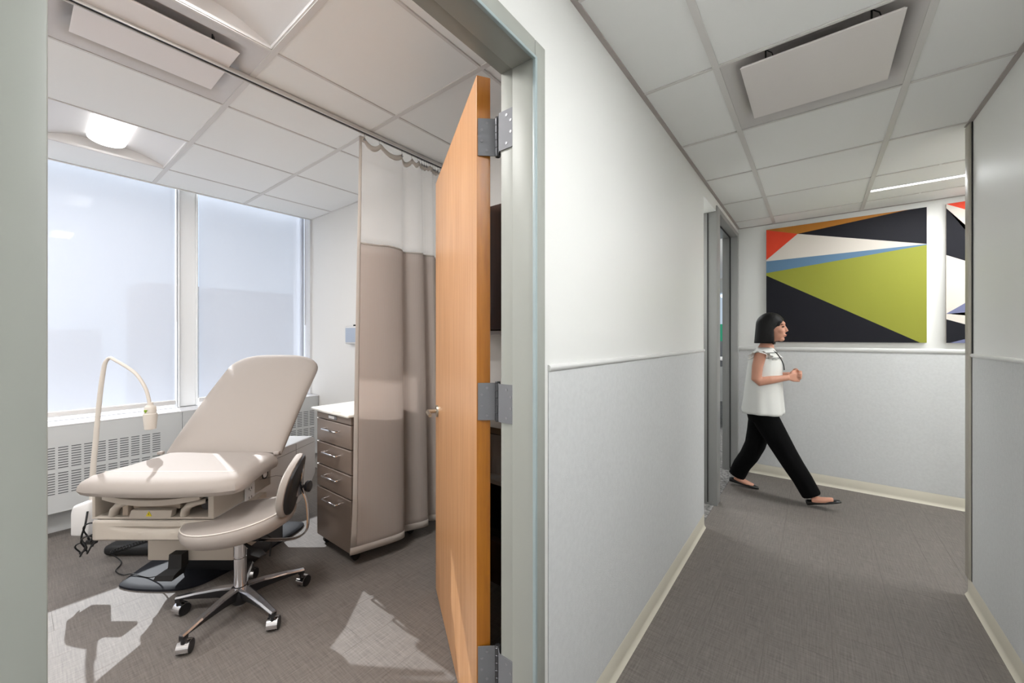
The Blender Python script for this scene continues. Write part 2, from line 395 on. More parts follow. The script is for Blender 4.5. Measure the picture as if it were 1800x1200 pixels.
CY = [-3.2, -3.186, -2.569, -1.952, -1.335, -.718, -.101, .516, 1.133, 1.75, 2.367, 2.984, 3.601, 4.218, YE]; CY = [CY[0]]+CY[2:]
panels(CX, CY, ZC, ceil_c, {(2, CY.index(2.984)), (2, CY.index(3.601)), (2, CY.index(4.218)), (1, CY.index(1.75)), (2, CY.index(.516)), (1, CY.index(-2.569))})
panels([.926, 1.55, 2.174, 2.8, 3.0], [3.04, 3.601, 4.218, YE], ZC, ceil_c, set()); panels([.302, .926], [2.984, 3.601, 4.218, YE], ZC, ceil_c, set())
for x in (-.322, .302): tee(ceil_c, x-.012, x+.012, -3.2, YE, ZC)
for y in CY[1:-1]:
    for a, b_ in zip(CX[:-1], CX[1:]): tee(ceil_c, a+.012, b_-.012, y-.006, y+.006, ZC)
for y in (3.601, 4.218): tee(ceil_c, .62, 3.0, y-.006, y+.006, ZC)
for x in (.926, 1.55, 2.174): tee(ceil_c, x-.006, x+.006, 3.04, YE, ZC)
for a in ((XL, XL+.018, -3.2, YE), (XR-.018, XR, -3.2, 3.04), (XL, 3.0, YE-.014, YE)):
    o = MB().box(*a, ZC-.004, ZC+.012).build('wall_angle', mat('wall_angle', (168, 160, 156), .5), ceil_c)
EX = [-4.13, -3.72, -3.09, -2.457, -1.832, -1.20, XLR]; EY = [YS, -1.79, -1.173, -.553, .07, .693, 1.31, YB]
troffs = [(1, 4), (4, 4), (1, 2), (4, 2)]
panels(EX, EY, ZX, ceil_x, set(troffs) | {(3, 4)})
for x in EX[1:-1]:
    for a, b_ in zip(EY[:-1], EY[1:]): tee(ceil_x, x-.006, x+.006, a+.012, b_-.012, ZX)
for y in EY[1:-1]: tee(ceil_x, -4.13, XLR, y-.012, y+.012, ZX)
MB().box(-4.13, XLR, YB-.014, YB, ZX-.003, ZX+.012).build('wall_angle', M_tee, ceil_x)
MB().box(-4.142, -4.13, YS, YB, ZX-.006, 3.1, bev=.002).build('ceiling_edge_trim', M_tile, ceil_x)
# exam door frame -------------------------------------------------------
df = MB()
def frame_y(y, s):   # jamb: s=+1 metal lies at larger y
    ys = sorted
    df.box(-.6975, XL+.012, *ys((y, y+s*.05)), 0, 2.157, bev=.003)
    df.box(-.752, -.6975, *ys((y+s*.016, y+s*.05)), 0, 2.157, bev=.002)
frame_y(YJ1, 1); frame_y(YJ0, -1)
df.box(-.6975, XL+.012, YJ0, YJ1, 2.107, 2.157, bev=.003); df.box(-.752, -.6975, YJ0-.016, YJ1+.016, 2.123, 2.157, bev=.002)
door1 = df.build('door_1', M_frame, smooth=40, kind='structure')
g = MB(); g.box(XL+.004, XL+.0145, YJ1-.003, YJ1+.007, 0, 2.104, bev=.002); g.box(XL+.004, XL+.0145, YJ0, YJ1+.007, 2.101, 2.110, bev=.002)
g.build('frame_bead', M_gasket, door1, smooth=40)

# far doorway (office) ---------------------------------------------------
d2 = MB()
d2.box(-.80, XL+.008, 3.42, 3.54, 0, 2.372, bev=.003)         # near jamb
d2.box(-.755, XL+.008, 4.43, YE, 0, 2.372, bev=.003)          # far jamb
d2.box(-.80, XL+.008, 3.54, 4.43, 2.33, 2.372, bev=.003)     # head
door2 = d2.build('door_2', M_alum, smooth=40, kind='structure')
g = MB(); g.box(-.69, -.683, 3.415, 3.42, .02, 2.32); g.box(-.69, -.68, 4.424, 4.431, .02, 2.328); g.box(-.69, -.68, 3.54, 4.43, 2.324, 2.331)
g.build('door_gasket', M_dark, door2)
# side passage beside it and office shell
b = MB(); b.box(-3.2, XLR, 2.87, 2.99, 0, 2.5); b.box(-2.2, -.80, 3.42, 3.54, 0, 2.5); b.box(-2.2, -2.1, 2.99, 3.42, 0, 2.5); b.box(-2.2, XLR, 2.99, 3.42, 2.40, 2.5)
b.build('wall_side_passage', M_wall, kind='structure')
b = MB(); b.box(-.76, XLR, YE+.0, 9.2, 0, 2.6); b.box(-3.3, -3.2, 3.54, 9.2, 0, 2.6); b.box(-3.2, -2.2, 3.44, 3.54, 0, 2.6)
b.box(-3.2, -.76, 9.1, 9.2, 0, .75); b.box(-3.2, -.76, 9.1, 9.2, 2.3, 2.6); b.box(-3.2, -2.6, 9.1, 9.2, .75, 2.3)
b.build('wall_office', M_wall, kind='structure')
co = sbox('ceiling_office', M_tile, -3.2, -.76, 3.54, 9.2, 2.56, 2.65)
b = MB(); b.box(-2.6, -.76, 9.13, 9.17, .75, .79); b.box(-2.6, -.76, 9.13, 9.17, 2.26, 2.3); b.box(-1.8, -1.76, 9.13, 9.17, .75, 2.3); b.box(-2.6, -.76, 9.13, 9.17, 1.5, 1.53)
ow = b.build('window_4', M_winframe, kind='structure'); MB().box(-2.6, -.76, 9.147, 9.153, .79, 2.26).build('window_pane', M_glass, ow)

# outside: neighbouring building seen faintly through the shades
b = MB(); b.box(-46, -40, 6, 30, -30, 5.5); b.box(-44, -40.5, -10, 4, -30, 1.9)
o = b.build('office_building', mat('far_facade', (150, 146, 142), .8)); tag(o, 'pale grey neighbouring building seen dimly through the window shades', 'building')

# ================================================================== HEATER CABINET
t = thing('heater_cabinet', 'long white metal heater cabinet with louvre slots under the windows', 'radiator', (-3.99, 0, 0))
yy = [-1.85, -.66, .838, 1.915]
for a, b_ in zip(yy[:-1], yy[1:]):
    MB().box(0, .012, a+.001, b_-.001, .165, .738, bev=.002).build('front_panel', M_cab, t)
MB().box(-.27, .014, -1.85, 1.915, .738, .748, bev=.003).build('sill', M_sill, t)
MB().box(-.13, -.118, -1.85, 1.915, 0, .165).build('kick_plate', M_cab, t)
MB().box(-.145, -.118, -1.85, 1.915, .158, .1655).build('kick_shadow_strip', mat('overhang_shade', (120, 84, 72), .7), t)  # shadow under the panel overhang, painted as a brown strip
MB().box(-.215, -.205, -1.85, 1.915, .74, .7495).build('sill_groove', M_slot, t)
s = MB()
def groups(y0, n):
    for g_ in range(n):
        y = y0+g_*.0585
        for z0 in (.286, .456):
            for k in range(9):
                z = z0+.004+k*.0168; s.box(.0115, .0128, y, y+.045, z, z+.0058)
groups(-1.7, 13); groups(-.5, 4); groups(.134-.0, 10); groups(1.30, 10)
s.build('louvre_slots', M_slot, t, kind='stuff')

# ================================================================== CEILING FITTINGS
def troffer(cx, cy, lab, z=ZX, hx=.316, hy=.311):
    t = thing('troffer_light', lab, 'ceiling light', (cx, cy, z), 0, 'recessed ceiling lights in the exam room')
    hx -= .007; hy -= .012; b = MB(); n = 10
    # two shallow curved wings rising to the middle and end plates (they run along x)
    for sg in (-1, 1):
        rings = []
        for k in range(n+1):
            u = k/n; y = sg*(hy-(hy-.085)*u); zz = .012+.055*math.sin(u*PI/2)
            rings.append([(-hx, y, zz), (hx, y, zz), (hx, y, zz+.006), (-hx, y, zz+.006)])
        b.loft(rings)
    b.box(-hx, hx, -.09, .09, .066, .074)
    b.box(-hx, -hx+.006, -hy, hy, 0, .08); b.box(hx-.006, hx, -hy, hy, 0, .08); b.box(-hx, hx, -hy, -hy+.006, 0, .02); b.box(-hx, hx, hy-.006, hy, 0, .02)
    b.build('reflector', M_white, t, smooth=30)
    l = MB(); rings = []
    for k in range(13):
        a = PI*k/12; y = -.09*math.cos(a); zz = .060-.042*math.sin(a)
        rings.append([(-.225, y, zz), (.300, y, zz), (.300, y, .07), (-.225, y, .07)])
    l.loft(rings).build('lens', M_lens, t, smooth=40)
    for sx in (-1, 1.33):
        e = MB(); e.prism([(-.09*math.cos(PI*k/12), .060-.042*math.sin(PI*k/12)) for k in range(13)], sx*.225-.004, sx*.225+.004, Matrix(((0, 0, 1, 0), (1, 0, 0, 0), (0, 1, 0, 0), (0, 0, 0, 1)))); e.build('end_cap', M_white, t)
    return t
tl = ['recessed ceiling light above the window side of the exam table', 'recessed ceiling light nearest the exam doorway, partly cut by the frame top', 'recessed ceiling light in the unseen window corner', 'recessed ceiling light in the unseen door corner']
for (i, j), lab in zip(troffs, tl): troffer((EX[i]+EX[i+1])/2, (EY[j]+EY[j+1])/2, lab)
for xc, yc, hx in ((.461, .8245, .145), (-.01, -2.2605, .30)):  # unseen fixtures, placed to light the corridor
    t = thing('troffer_light', 'unseen recessed ceiling light added to brighten the corridor at %s' % ('the doorway' if yc > -1 else 'the corridor end'), 'ceiling light', (xc, yc, ZC))
    MB().box(-hx, hx, -.296, .296, .004, .06).build('housing', M_white, t); MB().box(-hx+.02, hx-.02, -.27, .27, -.002, .006).build('lens', M_lens, t)
def diffuser(name, lab, x0, x1, y0, y1, px0, px1, py0, py1, z, dz, clips):
    cx, cy = (x0+x1)/2, (y0+y1)/2; t = thing(name, lab, 'air vent', (cx, cy, z), 0, 'flat-plate ceiling air diffusers')
    hx, hy = (x1-x0)/2-.008, (y1-y0)/2-.01; ax, ay = (px0-cx-.02, px1-cx+.02), (py0-cy-.02, py1-cy+.02)
    b = MB()
    def rr(x0_, x1_, y0_, y1_, r, zz):
        P = []
        for (qx, qy, a0) in ((x1_-r, y1_-r, 0), (x0_+r, y1_-r, 90), (x0_+r, y0_+r, 180), (x1_-r, y0_+r, 270)):
            for k in range(7): a = R(a0+15*k); P.append((qx+r*math.cos(a), qy+r*math.sin(a), zz))
        return P
    rings = [rr(-hx, hx, -hy, hy, .002, 0), rr(ax[0]-.03, ax[1]+.03, ay[0]-.03, ay[1]+.03, .05, .001)]
    for k in range(1, 9):
        u = k/8; e = .03-.16*u; rings.append(rr(ax[0]-e, ax[1]+e, ay[0]-e, ay[1]+e, .05+.03*u, .001+.062*math.sin(u*PI/2)))
    b.loft(rings, caps=False); b.bm.faces.new(b.bm.verts[-28:]) if False else None
    b.box(ax[0]+.05, ax[1]-.05, ay[0]+.05, ay[1]-.05, .060, .066)
    b.build('pan', M_hvac, t, smooth=40, normals=True)
    p = MB().box(px0-cx, px1-cx, py0-cy, py1-cy, dz, dz+.004, bev=.0015)
    p.box(px0-cx+.004, px1-cx-.004, py0-cy+.004, py1-cy-.004, dz+.004, dz+.009)
    p.build('plaque', M_plaque, t)
    c = MB()
    for (qx, qy) in clips:
        c.tube([(qx-cx, qy-cy, dz+.005), (qx-cx, qy-cy, .06)], .003, 6); c.tube([(qx-cx+.03, qy-cy, dz+.01), (qx-cx+.02, qy-cy, .03), (qx-cx, qy-cy, .05)], .002, 6)
    c.build('hanger_wire', M_rubber, t, kind='stuff')
    return t
diffuser('air_diffuser', 'square flat-plate ceiling air diffuser over the corridor', -.322, .302, 1.75, 2.367, -.243, .233, 1.80, 2.25, ZC, -.014, [(-.16, 1.84), (.15, 1.84), (-.16, 2.2), (.15, 2.2)])
diffuser('air_diffuser', 'flat-plate ceiling air diffuser crossed by the curtain track in the exam room', -2.457, -1.832, .07, .693, -2.33, -1.94, .14, .60, ZX, -.012, [(-2.25, .2), (-2.0, .52), (-2.0, .2), (-2.25, .52)])
# strip light
t = thing('strip_light_fixture', 'long thin white linear light in the corridor ceiling by the artwork', 'ceiling light', (.31, 3.93, ZC))
MB().box(.004, 1.95, -.026, .026, -.004, .004, bev=.001).build('housing', M_white, t); MB().box(.006, 1.948, -.017, .017, -.006, -.003).build('lens', M_strip, t)

# ================================================================== MAPLE DOOR (open leaf)
hn = Vector((-.830, .886)); fr = Vector((-1.585, 1.378)); dl = fr-hn; W = dl.length
t = thing('maple_door', 'open maple veneer door leaf swung into the exam room', 'door', (hn.x, hn.y, 0), math.atan2(dl.y, dl.x))
# local x along leaf from hinge, visible face at y=0, thickness toward -y (away)
TK = -.044
side = Vector((-dl.y, dl.x)).normalized()    # local +y
# thick end should be toward (+.024,+.037)
TK = .044 if side.dot(Vector((.024, .037))) > 0 else -.044
y0, y1 = sorted((0, TK))
MB().box(.0012, W, y0, y1, .008, 2.142, bev=.001).build('leaf', M_wood, t)
MB().box(0, .0015, y0+.0005, y1-.0005, .009, 2.141).build('edge_band', M_woodedge, t)
sy = -1 if TK > 0 else 1
lv = MB(); hx = W-.065; hz_ = .955
lv.cyl((hx, sy*.0, hz_), (hx, sy*.008, hz_), .031, .029, 28)
lv.cyl((hx, sy*.008, hz_), (hx, sy*.052, hz_), .0105, n=16)
lv.tube([(hx, sy*.048, hz_), (hx-.02, sy*.052, hz_), (hx-.11, sy*.052, hz_)], [.0095, .0095, .0085], 12)
lv.build('lever_handle', M_nickel, t, smooth=40)
lv = MB(); lv.cyl((hx, TK, hz_), (hx, TK-sy*.008, hz_), .031, .029, 28); lv.cyl((hx, TK-sy*.008, hz_), (hx, TK-sy*.052, hz_), .0105, n=16)
lv.tube([(hx, TK-sy*.048, hz_), (hx-.11, TK-sy*.052, hz_)], .009, 12); lv.build('lever_handle', M_nickel, t, smooth=40)
MB().box(W-.001, W+.0015, y0+.008, y1-.008, hz_-.1, hz_+.1).build('latch_plate', M_nickel, t)
# hinges : three, between leaf edge and jamb
KN = Vector((-.7805, .932))
ed0 = Vector((-.828, .8895)); ed1 = Vector((-.806, .923))
jx = Vector((-.7, .9095)); jx1 = Vector((-.752, .9095))
def plate(b, a, c, z0, z1, th):
    d = (c-a).normalized(); n_ = Vector((-d.y, d.x))*th
    if n_.y > 0: n_ = -n_
    b.prism([tuple(a), tuple(c), tuple(c+n_), tuple(a+n_)], z0, z1); return n_
for zc, lab in ((1.95, 'uppermost steel hinge of the maple door'), (1.132, 'middle steel hinge of the maple door'), (.317, 'lowest steel hinge of the maple door')):
    h = thing('door_hinge', lab, 'hinge', (0, 0, zc), 0, 'steel hinges of the maple door')
    z0, z1 = -.0575, .0575
    b = MB(); plate(b, ed0, KN, z0, z1, .003); b.build('door_plate', M_steel, h)
    b = MB(); b.prism([(-.7, .9095), (-.757, .9095), (KN.x, KN.y), (KN.x+.002, KN.y-.004), (-.757, .9062), (-.7, .9062)], z0, z1); b.build('jamb_plate', M_steel, h)
    b = MB(); pr = [(.007, -.062), (.0085, -.060)]
    for k in range(5):
        a = -.0575+k*.023; pr += [(.0085, a+.0006), (.009, a+.0012), (.009, a+.0215), (.0075, a+.0228)]
    pr += [(.0085, .060), (.007, .062)]
    b.lathe(pr, (KN.x+.001, KN.y-.0045, 0), n=20).build('knuckle', M_pin, h, smooth=30)
    b = MB(); d1 = (KN-ed0).normalized(); n1 = Vector((d1.y, -d1.x)); 
    if n1.y > 0: n1 = -n1
    for (u, zz) in ((.012, .022), (.012, -.012), (.028, .042), (.028, -.042)):
        p = ed0+d1*u+n1*.003; b.cyl((p.x, p.y, zz), (p.x+n1.x*.0012, p.y+n1.y*.0012, zz), .0042, n=12)
    d2_ = Vector((-1, 0)); n2 = Vector((d2_.y, -d2_.x)); n2 = -n2 if n2.y > 0 else n2
    for (u, zz) in ((.012, .022), (.012, -.012), (.028, .042), (.028, -.042)):
        p = jx+d2_*u+n2*.003; b.cyl((p.x, p.y, zz), (p.x+n2.x*.0012, p.y+n2.y*.0012, zz), .0042, n=12)
    b.build('screws', mat('screw_steel', (140, 141, 144), .4, .5), h, kind='stuff')

# ================================================================== CURTAIN TRACK AND CURTAIN
XT = -2.09
t = thing('curtain_track', 'aluminium cubicle curtain track crossing the exam room ceiling', 'curtain track', (XT, 0, ZX))
b = MB(); b.box(-.013, .013, YS+.02, YB-.016, -.020, -.003, bev=.002); b.box(-.016, -.010, YS+.02, YB-.016, -.026, -.018, bev=.001); b.box(.010, .016, YS+.02, YB-.016, -.026, -.018, bev=.001)
b.build('rail', M_alutrack, t, smooth=40); MB().box(-.009, .009, YS+.03, YB-.02, -.0215, -.0205).build('rail_slot', M_dark, t)
def cr(P, n):   # catmull-rom
    out = []
    for i in range(len(P)-1):
        p0 = P[max(i-1, 0)]; p1 = P[i]; p2 = P[i+1]; p3 = P[min(i+2, len(P)-1)]
        for k in range(n):
            u = k/n; out.append(tuple(.5*((2*b_)+(-a+c)*u+(2*a-5*b_+4*c-d)*u*u+(-a+3*b_-3*c+d)*u**3) for a, b_, c, d in zip(p0, p1, p2, p3)))
    out.append(tuple(P[-1])); return out
low = [(-.030, 1.215), (-.012, 1.245), (.015, 1.33), (.042, 1.43), (.050, 1.505), (.020, 1.535), (-.018, 1.522), (-.022, 1.545), (.006, 1.60), (.036, 1.665), (.040, 1.712), (.012, 1.728), (-.018, 1.722), (-.018, 1.742), (.012, 1.775), (.034, 1.802), (.022, 1.828), (-.014, 1.832), (-.010, 1.852), (.02, 1.876), (.0, 1.895)]
top = [(-.006, 1.244), (0, 1.262), (.010, 1.325), (.016, 1.40), (.010, 1.50), (0, 1.535), (-.010, 1.55), (-.014, 1.57), (.002, 1.60), (.014, 1.64), (.010, 1.672), (0, 1.693), (-.012, 1.705), (-.010, 1.722), (.006, 1.745), (.012, 1.765), (.004, 1.785), (-.010, 1.80), (-.004, 1.83), (.006, 1.86), (.0, 1.895)]
NS = 8; lowc = cr(low, NS); topc = cr(top, NS); NP = len(lowc)
hooksy = [1.273, 1.372, 1.535, 1.612, 1.662, 1.693, 1.715, 1.736, 1.755, 1.772, 1.79, 1.81, 1.835, 1.86, 1.885]
def ztop(y):
    for a, b_ in zip(hooksy[:-1], hooksy[1:]):
        if a <= y <= b_:
            u = (y-a)/(b_-a); return 2.502-min(.036, (b_-a)*.5)*math.sin(PI*u)**.8
    return 2.502
def cpt(i, z):
    u = (z-.08)/(2.45-.08); u = max(0, min(1, u)); e = u**1.3
    a = lowc[i]; b_ = topc[i]; x = a[0]*(1-e)+b_[0]*e; y = a[1]*(1-e)+b_[1]*e
    if z < .5: 
        k = (0.5-z)/.42; f = max(0, 1-i/12); y -= .018*k*k*f; x += .004*k*f
    return (x, y, z)
curt = thing('cubicle_curtain', 'taupe privacy curtain with white net top hanging from the ceiling track', 'curtain', (XT, 0, 0))
def cloth(name, m, zf0, zf1, nz, off=0, i0=0, i1=None, th=0):
    i1 = i1 or NP-1; b = MB(); uvl = b.bm.loops.layers.uv.new('UV'); grid = []; dist = [0]
    for i in range(i0, i1): dist.append(dist[-1]+math.dist(lowc[i], lowc[i+1]))
    for k in range(nz+1):
        row = []
        for i in range(i0, i1+1):
            yt = cpt(i, 2.45)[1]; za = zf0(yt) if callable(zf0) else zf0; zb = zf1(yt) if callable(zf1) else zf1
            z = za+(zb-za)*k/nz; x, y, zz = cpt(i, z); row.append(b.bm.verts.new((x+off, y, zz)))
        grid.append(row)
    for k in range(nz):
        for i in range(len(grid[0])-1):
            f = b.bm.faces.new((grid[k][i], grid[k][i+1], grid[k+1][i+1], grid[k+1][i]))
            for lp, q in zip(f.loops, ((i, k), (i+1, k), (i+1, k+1), (i, k+1))): lp[uvl].uv = (dist[q[0]], q[1]/nz)
    o = b.build(name, m, curt, smooth=True, normals=False)
    md = o.modifiers.new('t', 'SOLIDIFY'); md.thickness = th or .0012; md.offset = 0
    return o
def wob(y): return 1.885+.004*math.sin(y*23)
cloth('curtain_body', M_curt, .078, wob, 26)
cloth('curtain_hem', M_hem, .077, .118, 2, 0, th=.0045)
cloth('net_top', M_net, wob, ztop, 12, th=.0004)
cloth('net_seam', M_hem, lambda y: wob(y)-.006, lambda y: wob(y)+.004, 1, 0, th=.003)
cloth('header_band', M_hem, lambda y: ztop(y)-.032, ztop, 1, th=.002)
cloth('side_hem', M_hem, .12, lambda y: ztop(y)-.0, 30, 0, 0, 7, th=.0035)
b = MB(); g_ = MB()
for y in hooksy:
    b.tube([(0, y, 2.486), (.004, y, 2.480), (.006, y, 2.490), (0, y, 2.505), (0, y, 2.515), (0, y, 2.528)], .0013, 5)
    g_.lathe([(.004, -.0012), (.0075, -.001), (.0075, .001), (.004, .0012)], (0.003, y, 2.487), 'x', 12)
b.build('hook', M_chrome, curt, kind='stuff'); g_.build('grommet', M_steel, curt, kind='stuff')

# ================================================================== DRAWER CART
cx0, cx1, cy0, cy1 = -2.555, -2.142, 1.22, 1.72
t = thing('drawer_cart', 'taupe metal supply cart with four drawers beside the curtain', 'cart', ((cx0+cx1)/2, (cy0+cy1)/2, 0))
hw, hd = (cx1-cx0)/2, (cy1-cy0)/2
MB().box(-hw, hw, -hd+.018, hd, .06, .862, bev=.003).build('body', M_cart, t)
MB().box(-hw-.028, hw+.016, -hd-.030, hd+.01, .862, .882, bev=.009, seg=3).build('top', M_carttop, t, smooth=50)
MB().box(-hw, hw, -hd, -hd+.016, .818, .858, bev=.002).build('top_rail', M_cart, t)
b = MB(); b.box(-.055, .045, -hd-.004, -hd+.001, .826, .850, bev=.003); o = b.build('lock_plate', M_steel, t)
MB().box(-.045, .022, -hd-.006, -hd-.003, .830, .846, bev=.001).build('lock_label', M_white, o)
for z0, z1 in ((.672, .812), (.525, .665), (.381, .518), (.062, .374)):
    d = MB().box(-hw, hw, -hd, -hd+.016, z0, z1, bev=.003).build('drawer', M_cart, t)
    MB().box(-hw+.002, hw-.002, -hd-.0006, -hd+.002, z1-.005, z1-.001).build('drawer_lip', M_cartgap, d)
    zz = z1-.05; b = MB(); x0_, x1_ = -.085, .075
    b.tube([(x0_, -hd, zz), (x0_, -hd-.028, zz), (x0_+.001, -hd-.030, zz), (x1_-.001, -hd-.030, zz), (x1_, -hd-.028, zz), (x1_, -hd, zz)], .0055, 8)
    b.build('handle', M_chrome, d, smooth=50)
def caster(parent, x, y, r=.025):
    b = MB(); b.cyl((x-.011, y, r), (x+.011, y, r), r, n=20); b.box(x-.014, x+.014, y-.016, y+.012, r, .06, bev=.003); b.build('caster', M_rubber, parent, smooth=40)
for x in (-hw+.04, hw-.04):
    for y in (-hd+.05, hd-.05): caster(t, x, y)

# ================================================================== DISPENSER ON REAR WALL
t = thing('wall_dispenser', 'small grey-windowed dispenser on the rear wall beside the curtain edge', 'dispenser', (-3.27, YB, 1.35))
MB().box(-.115, .115, -.055, 0, -.078, .082, bev=.012, seg=3).build('case', M_white, t, smooth=50)
MB().box(-.095, .095, -.059, -.054, -.062, .066, bev=.002).build('window', mat('smoked_window', (170, 180, 196), .25), t)
MB().box(.02, .045, -.05, -.02, .08, .095, bev=.003).build('catch', M_black, t)

# ================================================================== CABINETS SEEN BETWEEN DOOR AND FRAME
t = thing('wall_cabinet', 'dark brown wall cabinet seen through the gap at the hinges', 'cabinet', (-1.3, YB, 0))
MB().box(-.42, .50, -.32, -.002, 1.37, 2.035, bev=.003).build('body', M_brown, t)
for x0_ in (-.42, .04): MB().box(x0_+.002, x0_+.458, -.34, -.322, 1.372, 2.033, bev=.002).build('cabinet_door', M_brown, t)
MB().box(-.42, .50, -.33, -.01, 1.345, 1.366).build('light_rail', M_rail, t)
t = thing('base_cabinet', 'dark base cabinet seen through the gap at the hinges', 'cabinet', (-1.3, YB, 0))
MB().box(-.20, .50, -.42, -.002, .09, .30, bev=.003).build('plinth_shelf', M_brown, t)
MB().box(-.20, -.18, -.42, -.002, .30, .852).build('side_panel', M_brown, t); MB().box(.48, .50, -.42, -.002, .30, .852).build('side_panel', M_brown, t)
MB().box(-.18, .48, -.02, -.004, .30, .852).build('back_panel', M_brown, t); MB().box(-.18, .48, -.40, -.02, .58, .60).build('shelf', M_rail, t)
o = MB().box(-1.52, -.79, YB-.45, YB-.002, .853, .885, bev=.003).build('worktop', mat('laminate', (160, 150, 136), .4)); tag(o, 'beige worktop on the dark base cabinet behind the door', 'worktop')
t = thing('waste_bin', 'white bin on the shelf of the dark base cabinet', 'bin', (-1.36, 1.68, .6005))
b = MB(); b.lathe([(.085, 0), (.1, .2), (.105, .215), (.098, .215), (.08, .006)]).build('tub', M_white, t, smooth=40)
MB().lathe([(.104, .212), (.106, .222), (.02, .232)]).build('lid', M_black, t, smooth=40)
t = thing('paper_tray', 'dark tray lying on the lower shelf of the dark base cabinet', 'tray', (-1.30, 1.65, .301))
MB().box(-.14, .14, -.11, .11, 0, .012, bev=.003).box(-.14, .14, -.11, -.104, .01, .04).box(-.14, .14, .104, .11, .01, .04).build('tray_body', M_black, t)

# ================================================================== EXAM TABLE  (frame: x = right, y = away from camera)
RZ = TH
def loc_rt(r, tt): return (r*math.cos(TH)-tt*math.sin(TH), r*math.sin(TH)+tt*math.cos(TH))
T0R, T0T = -1.61, 2.10
px_, py_ = loc_rt(T0R, T0T)
tab = thing('exam_table', 'beige powered exam table with raised backrest in front of the windows', 'exam table', (px_, py_, 0), RZ)
def L(r, tt): return (r-T0R, tt-T0T)
# seat cushion: plan outline rings stacked in z
def seat_outline(e, z, t0=1.715, hinge=2.145):
    P = []
    # left hinge corner -> left side -> foot curve -> right side -> right hinge corner
    pts = [(-1.925, hinge), (-1.93, 2.02), (-1.945, 1.92), (-1.965, 1.84), (-1.972, 1.79), (-1.955, 1.752), (-1.90, 1.733), (-1.80, 1.722), (-1.70, 1.716), (-1.60, 1.714), (-1.50, 1.717), (-1.40, 1.726), (-1.30, 1.742), (-1.25, 1.765), (-1.236, 1.80), (-1.243, 1.85), (-1.262, 1.92), (-1.28, 2.02), (-1.284, hinge)]
    c = (-1.605, 1.95); out = []
    for r, tt in pts:
        dx, dy = r-c[0], tt-c[1]
        sx = 1-e/.37; sy_ = 1-e/.24 if tt < hinge-.01 else 1
        out.append((c[0]+dx*sx-T0R, c[1]+dy*sy_-T0T, z))
    return out
b = MB(); rings = []
for e, z in ((.075, .612), (.030, .613), (.010, .622), (.0, .640), (.002, .658), (.012, .678), (.030, .691), (.055, .697), (.10, .700), (.2, .7015)): rings.append(seat_outline(e, z))
b.loft(rings); o = b.build('seat_cushion', M_vinyl, tab, smooth=35)
# crease across the seat
b = MB(); b.box(-.305, .305, 1.838-T0T, 1.8405-T0T, .6935, .7012, bev=.0008); b.build('seat_crease', mat('piping', (222, 214, 206), .4), tab)
# backrest: loft along its length
b = MB(); rings = []; H = Vector((-1.605, 2.15, .705)); Tp = Vector((-1.555, 2.61, 1.228)); ax = Tp-H; Ln = ax.length; ax.normalize()
sxv = Vector((1, 0, 0)); nv = sxv.cross(ax).normalized()     # normal: which way?
if nv.y > 0: nv = -nv                                         # front faces the camera side
NB = 22
for k in range(NB+1):
    u = 1-(1-k/NB)**1.8; s_ = u*Ln; hwid = .320-.036*u
    rc = .16; dd = Ln-s_
    if dd < rc: hwid *= max(.30, (1-min(.9995, (rc-dd)/rc)**3.6)**.48)
    th = .036
    if dd < .04: th *= max(.25, math.sqrt(max(.02, 1-((.04-dd)/.042)**2)))
    if s_ < .02: th *= .6+.4*s_/.02
    c = H+ax*s_+nv*(-.036)+nv*(.010*math.sin(PI*min(1, u))); ring = []
    for j in range(28):
        a = 2*PI*j/28; ca, sa = math.cos(a), math.sin(a)
        ex = math.copysign(abs(ca)**.32, ca)*hwid; ez = math.copysign(abs(sa)**.75, sa)*th
        p = c+sxv*ex+nv*ez; ring.append((p.x-T0R, p.y-T0T, p.z))
    rings.append(ring)
b.loft(rings).build('backrest', M_vinyl, tab, smooth=60)
b = MB(); q = []
for (s0, hw_) in ((.05, .22), (Ln-.12, .2)):
    for sx_ in (-1, 1): q.append((H+ax*s0-nv*.075+sxv*sx_*hw_))
p = [Vector((v.x-T0R, v.y-T0T, v.z)) for v in q]; n4 = Vector((nv.x, nv.y, nv.z))*.02
b.loft([[p[0], p[1], p[3], p[2]], [p[0]-n4, p[1]-n4, p[3]-n4, p[2]-n4]]).build('backrest_shell', M_tableside, tab)
# upholstery tabs at hinge
for r_ in (-1.925, -1.29): MB().box(r_-.012-T0R, r_+.018-T0R, 2.128-T0T, 2.150-T0T, .690, .708, bev=.005).build('hinge_tab', M_vinyl, tab, smooth=50)
# body: hollow front compartment
r0, r1, tf, tb = -2.0, -1.42, 1.86, 2.83
b = MB()
b.box(r0-T0R, r0+.016-T0R, tf-T0T, 2.3-T0T, .470, .615, bev=.004)
b.box(r1-.028-T0R, r1-T0R, tf-T0T, 2.3-T0T, .470, .615, bev=.004)
b.box(r0-T0R, r1-T0R, 2.12-T0T, 2.3-T0T, .470, .615)
b.box(r0-T0R, r1-T0R, tf-T0T, 2.3-T0T, .466, .476, bev=.002)
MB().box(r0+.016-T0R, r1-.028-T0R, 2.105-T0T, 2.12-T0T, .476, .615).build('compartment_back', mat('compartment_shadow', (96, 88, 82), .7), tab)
b.box(r0+.016-T0R, r1-.028-T0R, tf+.02-T0T, 2.12-T0T, .600, .615)
b.build('front_housing', M_tablebody, tab, smooth=40)
